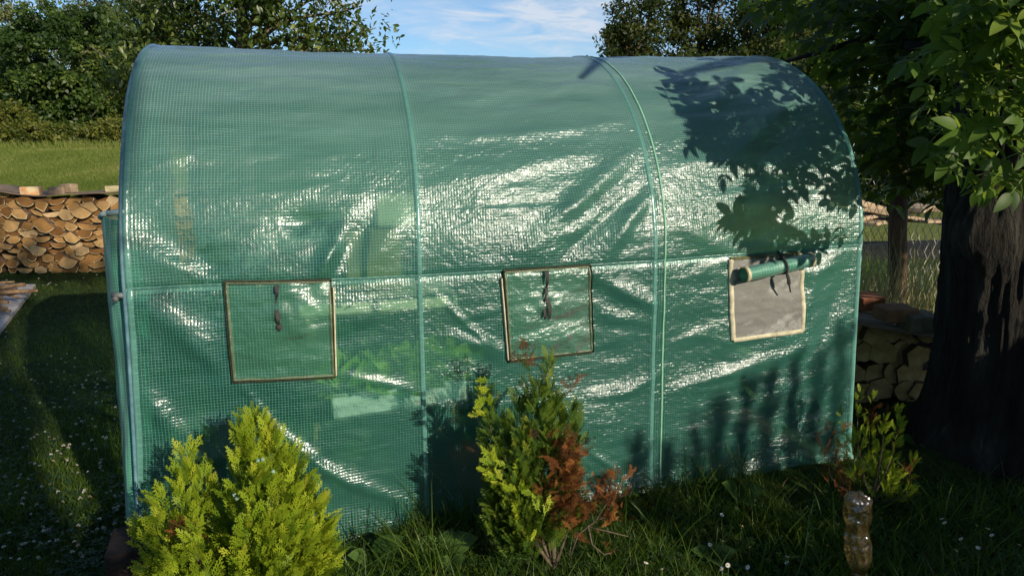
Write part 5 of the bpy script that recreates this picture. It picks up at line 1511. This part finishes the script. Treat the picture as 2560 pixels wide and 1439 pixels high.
# 6. crown that keeps the foliage behind the far end in shade
cnt = 0; tries = 0
while cnt < 620 and tries < 15000:
    tries += 1
    g0 = at_y(rgw.uniform(1940, 2330), rgw.uniform(-60, 460), rgw.uniform(3.9, 5.6)); p = g0 + SUN*rgw.uniform(.7, 4.5)
    f_, q = in_frame(p[None], 120)
    if f_[0] and not (q[0, 0] > 2200 and q[0, 1] < 420): continue
    kd, H_, q2 = hits(np.array([p, p+[.2, 0, 0], p-[.2, 0, 0], p+[0, 0, .15], p-[0, 0, .15]]))
    if np.any(kd == 1): continue
    if rgw.random() < .9 and blocks_lit(p): continue
    cnt += 1; a_ = rgw.uniform(0, 2*np.pi)
    compound(p, np.array([math.cos(a_), math.sin(a_), rgw.uniform(-.4, .2)]), rgw.uniform(.22, .36), rgw.uniform(.1, .7))
wl_pos = np.array(wl_pos); wl_dir = np.array(wl_dir); wl_up = np.array(wl_up); wl_sz = np.array(wl_sz); wl_r = np.array(wl_r)
# gaps in the crown: where the sun comes through to the sheet
wl_id = np.array(wl_id)
mid_ = np.array([r_[0][1]+wb for r_ in rachis])
kd, H_, q2 = hits(mid_)
hx, hy = q2[:, 0], q2[:, 1]
hole = fbm(hx/52+3, hy/44, 0, 91, 2)
thr = np.interp(hy, [140, 200, 330, 400, 520, 660], [.15, .27, .20, -.06, -.14, -.08])
cd = (kd == 1) & (hole > thr + np.clip((1840-hx)/60, 0, 1)*.3)
# no leaf may shade the part of the sheet that lies in the sun
ctr_ = wl_pos + wl_dir/(np.linalg.norm(wl_dir, axis=1)[:, None]+1e-9)*wl_sz[:, None]*.5
kd2, _, q3 = hits(ctr_)
cd[wl_id[(kd2 == 1) & ~np.array([bool(allowed_shadow(*q_)) for q_ in q3])]] = True
drop_ = cd[wl_id]
rachis = [r_ for r_, c_ in zip(rachis, cd) if not c_]
wl_pos, wl_dir, wl_up, wl_sz, wl_r = wl_pos[~drop_]-wb, wl_dir[~drop_], wl_up[~drop_], wl_sz[~drop_], wl_r[~drop_]
leaves("foliage", wl_pos, np.array(wl_dir), np.array(wl_sz), np.array(wl_r), M_WALNUT, wal, LEAF_W, seed=9, up=np.array(wl_up))
limbs("branches", segs, M_WBARK, wal)
limbs("leaf_stalks", rachis, mat_basic("green_stalk", [(.3, (.08, .13, .03)), (.7, (.16, .22, .06))], 20, .6, .2, .002), wal)

# ================================================================== outside the frame, behind the camera: what shades the lawn
M_HEDGE = mat_leaf("hedge_green", [(0, (.02, .05, .008)), (1, (.08, .14, .02))], .15, (.3, .4, .05))
tips = [(1505, 1155, .06), (1590, 1065, .08), (1665, 1080, .05), (1740, 1010, .06), (1800, 955, .07), (1862, 905, .045), (1928, 885, .045), (1990, 865, .045), (2048, 845, .045), (2105, 795, .05)]
rgh = np.random.default_rng(3)
for k, (px, py, r_) in enumerate(tips):
    Pt = surf(*[np.array(c) for c in px_sv(px, py)]); tp = Pt + SUN*(4.3+.15*math.sin(k*2.3))
    hb = empty("hedge_thuja", (tp[0], tp[1], 0), 0, label="tall columnar thuja of the hedge behind the photographer's right shoulder", cat="shrub", group="hedge thujas behind the photographer")
    h_ = tp[2]; L_ = rgh.uniform(.52, .66)
    nf = 64; t_ = rgh.random(nf); a_ = rgh.uniform(0, 6.28, nf)
    p1 = np.stack([np.cos(a_)*r_*(1-.5*t_)*rgh.random(nf), np.sin(a_)*r_*(1-.5*t_)*rgh.random(nf), h_-.12-L_*(1-t_)], 1)
    nb = 130; t2 = rgh.random(nb); a2 = rgh.uniform(0, 6.28, nb); rb_ = .20*np.sqrt(rgh.random(nb))
    p2 = np.stack([np.cos(a2)*rb_, np.sin(a2)*rb_, .3+t2*(h_-L_-1.0)], 1)
    p = np.concatenate([p1, p2]); d = rgh.normal(0, .25, (nf+nb, 3))+np.array([0, 0, 1.0])
    fronds_mesh("foliage", p, d, rgh.normal(0, 1, (nf+nb, 3)), np.concatenate([rgh.uniform(.10, .16, nf), rgh.uniform(.28, .40, nb)]), rgh.random(nf+nb), M_HEDGE, hb, FRONDS, k)
    m = MB(); m.tube([(0, 0, 0), (0, 0, h_*.5), (0, 0, h_*.95)], [.04, .03, .008], 6); m.build("trunk", M_BARK, hb, True)

# a leafy tree behind the camera: its shadow dapples the left lawn and the woodpile
bt = empty("shade_tree", SH*6.0+SU*.3, 0, label="leafy garden tree behind the photographer, shading the left lawn", cat="tree")
btl = np.array(bt.location)
V3 = np.cross(SU, SUN); V3 = V3 if V3[2] > 0 else -V3
CL = []; tries = 0
thb = [np.array(th1.location), np.array(th2.location), np.array(th3.location)]
while len(CL) < 560 and tries < 20000:
    tries += 1
    u_, v_, w_ = rgh.uniform(-3.2, 3.4), rgh.uniform(.2, 5.6), rgh.uniform(3.6, 7.0)
    p = SU*u_ + V3*v_ + SUN*w_
    if p[2] < .5: continue
    rad_ = .22
    ring = np.array([p, p+SU*rad_, p-SU*rad_, p+V3*rad_, p-V3*rad_])
    kd, H_, q2 = hits(ring)
    if np.any(kd == 1): continue
    bad = False
    for c_ in thb[:3]:
        for zz3 in (.0, .25, .5, .75):
            if np.linalg.norm(np.cross(p-(c_+np.array([0, 0, zz3])), SUN)) < .41: bad = True
    if bad: continue
    g0 = H_[0]
    if g0[1] > 9.6 or g0[1] < .8: continue
    if g0[1] > 7.2 and rgh.random() < (.32 if g0[1] > 8.2 else .55): continue
    if g0[0] > -.9 and rgh.random() < .72: continue
    CL.append(p)
CL = np.array(CL)-btl
pos = np.repeat(CL, 26, 0)+rgh.normal(0, .12, (len(CL)*26, 3))
leaves("crown", pos, rgh.normal(0, 1, pos.shape), rgh.uniform(.09, .15, len(pos)), rgh.random(len(pos)), M_T_FRUIT, bt, LEAF_S, seed=15)
segs = [(np.array([[0, 0, 0], [.05, 0, 1.2], [0, .1, 2.6], [0, 0, 4.2]]), np.array([.16, .13, .10, .04]))]
for i in rgh.choice(len(CL), 40, replace=False):
    s0 = np.array([0, 0, min(4.0, max(1.0, CL[i][2]*.65))])
    kd, H_, q2 = hits(np.array([btl+s0+(CL[i]-s0)*k for k in np.linspace(0, 1, 9)]))
    if np.any(kd == 1): continue
    segs.append((np.array([s0, (s0+CL[i])/2, CL[i]]), np.array([.04, .025, .008])))
limbs("trunk", segs, M_BARK, bt)
# ================================================================== grass and flowers
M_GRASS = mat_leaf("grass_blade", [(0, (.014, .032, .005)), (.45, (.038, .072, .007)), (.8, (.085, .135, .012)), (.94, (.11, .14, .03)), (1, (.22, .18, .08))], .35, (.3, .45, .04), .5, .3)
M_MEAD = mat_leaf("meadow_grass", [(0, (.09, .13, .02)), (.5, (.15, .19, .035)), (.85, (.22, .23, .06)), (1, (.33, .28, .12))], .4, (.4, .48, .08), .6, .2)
M_CLOVER = mat_leaf("clover_leaf", [(0, (.010, .030, .007)), (.6, (.028, .066, .012)), (1, (.055, .105, .02))], .3, (.2, .4, .05), .5, .3)
rgg = np.random.default_rng(12)
def in_tunnel_foot(x, y, m=0.0):
    s_ = (x-TX)*ES[0]+(y-TY)*ES[1]; n_ = (x-TX)*EN[0]+(y-TY)*EN[1]
    return (s_ > -.02) & (s_ < 3.02) & (n_ > .02-m) & (n_ < 2*RR)
def ground_samples(n_, pxr, pyr, z=0.0):
    px = rgg.uniform(*pxr, n_); py = rgg.uniform(*pyr, n_)
    d = FWD[None]*F + RT[None]*(px-W0/2)[:, None] - UP[None]*(py-H0/2)[:, None]
    P_ = EYE + d*((z-HCAM)/d[:, 2])[:, None]
    return P_
def area_samples(n_, xr, yr, wfun=None):
    x = rgg.uniform(*xr, n_); y = rgg.uniform(*yr, n_)
    k = rgg.random(n_) < (wfun(x, y) if wfun else 1)
    x, y = x[k], y[k]
    return np.stack([x, y, 0*x], 1)
BL = np.array([(-.5, 0, 0), (.5, 0, 0), (-.42, .0, .35), (.42, .0, .35), (-.28, .0, .7), (.28, 0, .7), (0, 0, 1.0)])
def blades(name, P_, hgt, wid, rnd, mat, lean=.35, curve=.3):
    n_ = len(P_)
    a_ = rgg.uniform(0, 2*np.pi, n_); la = rgg.uniform(0, 2*np.pi, n_); ln = np.abs(rgg.normal(0, lean, n_)); cv = rgg.uniform(.3, 1, n_)*curve
    V_ = np.zeros((n_, 7, 3))
    t_ = BL[:, 2]; 
    sx_ = np.cos(a_)[:, None]*BL[None, :, 0]*wid[:, None]; sy_ = np.sin(a_)[:, None]*BL[None, :, 0]*wid[:, None]
    off = (ln[:, None]*t_[None] + cv[:, None]*t_[None]**2)*hgt[:, None]
    V_[..., 0] = P_[:, 0:1] + sx_ + off*np.cos(la)[:, None]; V_[..., 1] = P_[:, 1:2] + sy_ + off*np.sin(la)[:, None]
    V_[..., 2] = P_[:, 2:3] - .004 + t_[None]*hgt[:, None]/np.sqrt(1+ln**2+cv**2)[:, None]
    b = (np.arange(n_)*7)[:, None]
    q = np.concatenate([b+np.array([[0, 1, 3, 2]]), b+np.array([[2, 3, 5, 4]])]); tr = b+np.array([[4, 5, 6]])
    rn = np.repeat(rnd, 7)
    return link(name, np_mesh(name, V_.reshape(-1, 3), [q, tr], rnd=rn), mat)
def with_g(P_): P_ = P_.copy(); P_[:, 2] = gz(P_[:, 0], P_[:, 1]); return P_

# short lawn everywhere near
P_ = np.concatenate([ground_samples(52000, (-60, 900), (640, 1520)), ground_samples(26000, (650, 2640), (1180, 1520)), area_samples(16000, (-5.5, 3.2), (1.7, 9.5))])
P_ = P_[(P_[:, 1] > 1.6) & (P_[:, 1] < 9.8) & ~in_tunnel_foot(P_[:, 0], P_[:, 1])]
P_ = with_g(P_); clump = .5+.5*fbm(P_[:, 0]*2.2, P_[:, 1]*2.2, 0, 14, 3)
g1 = blades("lawn_grass", P_, rgg.uniform(.02, .055, len(P_))*(.6+.8*np.clip(clump, 0, 1)), rgg.uniform(.0022, .0045, len(P_)), np.clip(clump*.6+rgg.random(len(P_))*.5-.1, 0, 1), M_GRASS, .5, .4)
tag(g1, "short shaded lawn grass", kind="stuff")
# longer unmown grass along the foot of the tunnel and in the foreground
P_ = ground_samples(15000, (700, 2640), (1230, 1540)); s_ = (P_[:, 0]-TX)*ES[0]+(P_[:, 1]-TY)*ES[1]; n2_ = (P_[:, 0]-TX)*EN[0]+(P_[:, 1]-TY)*EN[1]
cl = fbm(P_[:, 0]*3.2, P_[:, 1]*3.2, 0, 24, 3)
near_wall = np.exp(-((n2_+.12)/.16)**2)
k = (rgg.random(len(P_)) < np.clip(.30+.7*cl, .06, 1)) & ~in_tunnel_foot(P_[:, 0], P_[:, 1])
P_ = with_g(P_[k]); nw = near_wall[k]
g2 = blades("tall_grass", P_, rgg.gamma(3.2, .026, len(P_))*(1+.5*nw)+.03, rgg.uniform(.003, .0062, len(P_)), np.clip(rgg.normal(.5, .22, len(P_)), 0, 1), M_GRASS, .35, .55)
tag(g2, "longer unmown grass at the foot of the tunnel", kind="stuff")
# dry stems round the fence post
P_ = np.stack([np.concatenate([rgg.uniform(2.4, 3.3, 620), rgg.uniform(3.3, 4.2, 280)]), rgg.uniform(5.0, 6.1, 900), np.zeros(900)], 1)
g3 = blades("dry_grass", with_g(P_), rgg.uniform(.25, .95, 900), rgg.uniform(.004, .008, 900), rgg.uniform(.2, 1, 900), mat_leaf("straw", [(0, (.10, .11, .03)), (.5, (.30, .26, .11)), (1, (.46, .40, .20))], .3, (.5, .45, .2), .7, .2), .18, .2)
tag(g3, "dry straw-coloured grass round the fence post", kind="stuff")
P_ = np.stack([rgg.uniform(2.2, 4.4, 2600), rgg.uniform(5.0, 8.5, 2600), np.zeros(2600)], 1)
g3b = blades("rough_grass", with_g(P_), rgg.uniform(.12, .40, 2600), rgg.uniform(.005, .010, 2600), rgg.uniform(.2, 1, 2600), M_GRASS, .3, .4); tag(g3b, "rough grass by the fence", kind="stuff")
# the sunlit meadow
P_ = ground_samples(120000, (-40, 340), (352, 482), z=.5)
d_ = (P_-EYE); P_ = P_[(P_[:, 1] > 9.6) & (P_[:, 1] < 38)]
P_ = np.concatenate([P_, area_samples(40000, (-9, 6), (10, 24))]); P_ = with_g(P_)
dist_ = P_[:, 1]; cl = fbm(P_[:, 0]*.6, P_[:, 1]*.3, 0, 28, 3)
g4 = blades("meadow_grass", P_, rgg.uniform(.05, .13, len(P_)), .004+.0006*dist_*rgg.uniform(.6, 1.2, len(P_)), np.clip(.42+.35*cl+rgg.normal(0, .2, len(P_)), 0, 1), M_MEAD, .4, .4)
tag(g4, "sunlit meadow grass", kind="stuff")
P_ = np.stack([rgg.uniform(-28, 4, 7000), rgg.uniform(33.5, 37, 7000), np.zeros(7000)], 1)
g5 = blades("tall_meadow_edge", with_g(P_), rgg.uniform(.15, .42, 7000), rgg.uniform(.02, .04, 7000), np.clip(rgg.normal(.55, .25, 7000), 0, 1), M_MEAD, .3, .3); tag(g5, "tall dry grass along the meadow edge", kind="stuff")

# clover carpet: three round leaflets on a short stalk
def clover_template():
    V_ = []; F_ = []
    for k in range(3):
        a_ = 2*np.pi*k/3; c, s_ = math.cos(a_), math.sin(a_)
        for x, y, z_ in [(0, 0, 0), (.32, .45, .06), (.22, .88, .10), (0, .80, .04), (-.22, .88, .10), (-.32, .45, .06)]:
            V_.append((x*c-y*s_, x*s_+y*c, z_))
        b = k*6; F_ += [(b, b+1, b+2, b+3), (b, b+3, b+4, b+5)]
    return np.array(V_), np.array(F_)
CT = clover_template()
P_ = np.concatenate([ground_samples(15000, (-60, 620), (665, 1520)), ground_samples(7500, (800, 2640), (1230, 1520))])
cl = fbm(P_[:, 0]*1.6, P_[:, 1]*1.6, 0, 31, 3)
k = (rgg.random(len(P_)) < np.clip(.45+cl*.9, .05, 1)) & ~in_tunnel_foot(P_[:, 0], P_[:, 1]) & (P_[:, 1] < 9)
P_ = with_g(P_[k]); P_[:, 2] += rgg.uniform(.012, .05, len(P_)); n_ = len(P_)
R3 = rot_from_axes(rgg.normal(0, .28, (n_, 3))+np.array([0, 0, 1]), rgg.uniform(0, 6.28, n_))
V_, F_ = scatter(CT[0], CT[1], R3, P_, rgg.uniform(.008, .017, n_))
tag(link("clover_leaves", np_mesh("clover_leaves", V_, F_, rnd=np.repeat(rgg.random(n_), len(CT[0]))), M_CLOVER), "clover leaves in the lawn", kind="stuff")

# white clover heads scattered through the left lawn
def head_template(seed):
    r_ = np.random.default_rng(seed); V_ = []; F_ = []
    for k in range(22):
        d = r_.normal(0, 1, 3); d[2] = abs(d[2])*.9-.15; d /= np.linalg.norm(d)
        a_ = np.cross(d, r_.normal(0, 1, 3)); a_ /= np.linalg.norm(a_)
        b = len(V_); V_ += [d*.25, d*.7+a_*.22, d*1.0, d*.7-a_*.22]; F_.append((b, b+1, b+2, b+3))
    return np.array(V_), np.array(F_)
M_CLW = mat_leaf("clover_flower", [(0, (.22, .16, .12)), (.4, (.42, .38, .32)), (1, (.62, .60, .55))], .3, (.6, .6, .5), .7, .1)
P_ = ground_samples(900, (-40, 400), (700, 1440)); cl = fbm(P_[:, 0]*1.1, P_[:, 1]*1.1, 0, 37, 2)
P_ = with_g(P_[(cl > -.25) & ~in_tunnel_foot(P_[:, 0], P_[:, 1])]); P_ = P_[:330]; n_ = len(P_); P_[:, 2] += rgg.uniform(.045, .085, n_)
HT_ = head_template(1); R3 = rot_from_axes(rgg.normal(0, .3, (n_, 3))+np.array([0, 0, 1]), rgg.uniform(0, 6.28, n_))
V_, F_ = scatter(HT_[0], HT_[1], R3, P_, rgg.uniform(.006, .0098, n_))
tag(link("clover_flowers", np_mesh("clover_flowers", V_, F_, rnd=np.repeat(rgg.random(n_), len(HT_[0]))), M_CLW), "white clover heads scattered through the left lawn", kind="stuff")

# daisies in the shade at the right: each one a flower of its own
M_PETAL = mat_basic("white_petal", [(.3, (.70, .69, .66)), (.7, (.82, .82, .80))], 30, .6, .1, .001)
M_EYE = mat_basic("yellow_eye", [(.3, (.55, .34, .03)), (.7, (.68, .46, .05))], 60, .8, .2, .001)
M_STALK = mat_basic("green_flower_stalk", [(.3, (.05, .09, .02)), (.7, (.10, .16, .04))], 30, .6, .1, .001)
def petals_mesh():
    V_ = []; F_ = []
    for k in range(13):
        a_ = 2*np.pi*k/13; c, s_ = math.cos(a_), math.sin(a_)
        for x, y, z_ in [(-.09, .2, 0), (.09, .2, 0), (.13, .75, .10), (.0, 1.0, .12), (-.13, .75, .10)]:
            V_.append(((x*c-y*s_)*.0095, (x*s_+y*c)*.0095, z_*.0095))
        b = k*5; F_.append((b, b+1, b+2, b+3, b+4))
    me = bpy.data.meshes.new("petals"); me.from_pydata(V_, [], F_); me.update(); me.materials.append(M_PETAL); return me
pm = petals_mesh(); vv_, ff_ = ico((0, 0, .0008), .0034, 1, 1, .05)
em = bpy.data.meshes.new("flower_eye"); em.from_pydata([tuple(map(float, p)) for p in vv_], [], ff_); em.materials.append(M_EYE)
sm_ = MB(); sm_.tube([(0, 0, -.09), (.003, .002, -.04), (0, 0, 0)], .0011, 5); st_ = sm_.build("flower_stalk", M_STALK); stm = st_.data; bpy.data.objects.remove(st_)
for px, py in [(1805, 1284), (1855, 1308), (1807, 1350), (1775, 1362), (1875, 1360), (1970, 1380), (1615, 1415), (1820, 1413), (1870, 1412), (1655, 1432), (1805, 1425), (2355, 1295), (2362, 1305), (2442, 1312), (2470, 1320), (2480, 1335), (2403, 1343), (2446, 1364), (2392, 1368), (2548, 1358), (1968, 1395), (2070, 1345)]:
    p = on_ground(px, py, .075); r_ = empty("daisy", (p[0], p[1], float(gz(p[0], p[1]))+.07), rgg.uniform(0, 6), label="white daisy on a thin stalk in the shaded grass at the right", cat="flower", group="daisies in the shaded grass")
    tl_ = Matrix.Rotation(rgg.uniform(.2, .9), 4, 'X')
    for nm, me_ in (("petals", pm), ("flower_eye", em), ("flower_stalk", stm)):
        o = bpy.data.objects.new(nm, me_); COL.objects.link(o); o.parent = r_
        if nm != "flower_stalk": o.matrix_local = tl_

# weeds one can tell apart
M_WEED = mat_leaf("weed_leaf", [(0, (.035, .08, .015)), (1, (.09, .16, .035))], .35, (.3, .5, .06), .45, .35)
LEAF_R = leaf_template(6, 1, .85, .18, .35)
def weed(px, py, specs, label, name="broad_leaf_weed", Y=None):
    p = on_ground(px, py, .0) if Y is None else np.array([at_y(px, py, Y)[0], Y, 0])
    p[2] = float(gz(p[0], p[1])); r_ = empty(name, p, 0, label=label, cat="weed")
    for (dx, dy, dz, L) in specs:
        d = np.array([[dx, dy, dz]], float)
        leaves("leaf", np.array([[dx*.02, dy*.02, .01]]), d, np.array([L]), np.array([rgg.random()]), M_WEED, r_, LEAF_R, up=np.array([[0, -.5, 1.0]]))
    return r_
weed(842, 1415, [(-.5, -.2, .5, .11), (.6, -.1, .45, .10), (.1, -.6, .25, .12), (-.2, .4, .8, .08)], "broad-leaved dock weed right of the big left thuja")
weed(925, 1415, [(.8, .1, .9, .13), (-.3, -.4, .6, .09), (.3, -.5, .4, .08)], "broad-leaved weed with one long pointed leaf below the tunnel hem")
weed(1110, 1390, [(.7, 0, .5, .12), (-.7, -.1, .4, .11), (0, -.6, .5, .09), (.2, .4, .8, .08)], "leafy weed under the dark middle stretch of the tunnel")
weed(1128, 1420, [(.4, -.3, .7, .06), (-.4, -.3, .7, .06), (0, -.6, .4, .06), (.5, .2, .5, .05), (-.5, .2, .5, .05)], "small star-shaped weed left of the middle thuja")
weed(1780, 1400, [(0, -.6, .4, .09), (-.5, -.2, .5, .08), (.5, -.2, .5, .08)], "round-leaved weed among the daisies")
weed(1845, 1265, [(-.3, -.3, .7, .12), (.4, -.3, .6, .11), (.1, -.5, .3, .10)], "dark leafy weed under the tunnel's far hem")
weed(2290, 1130, [(.8, -.2, .3, .12), (.3, -.6, .4, .10), (-.5, -.3, .5, .10)], "pale shaded weed at the old tree's foot")
p = on_ground(2000, 1415, 0); p[2] = float(gz(p[0], p[1]))
r_ = empty("tall_weed", p, 0, label="tall thin weed with narrow leaves left of the crumpled bottle", cat="weed")
tp_ = at_y(2035, 1245, p[1]+.03)-p
m = MB(); m.tube([(0, 0, 0), tuple(tp_*.35+np.array([.004, 0, 0])), tuple(tp_*.7-np.array([.004, 0, 0])), tuple(tp_)], [.003, .0026, .002, .001], 5)
q1 = tp_*.62; m.tube([tuple(q1), tuple(q1+np.array([-.035, 0, .05])), tuple(at_y(2020, 1262, p[1])-p)], [.0016, .0012, .0008], 5)
m.build("stem", M_STALK, r_, True)
tw = rgg.uniform(.1, 1, 26); pl_ = tp_[None]*tw[:, None]; a_ = rgg.uniform(0, 6.28, 26)
leaves("leaf_mass", pl_, np.stack([np.cos(a_), np.sin(a_), .5+0*a_], 1), .045*(1.15-tw)+.012, rgg.random(26), M_WEED, r_, leaf_template(4, 1, .3, .2, .3), seed=4)
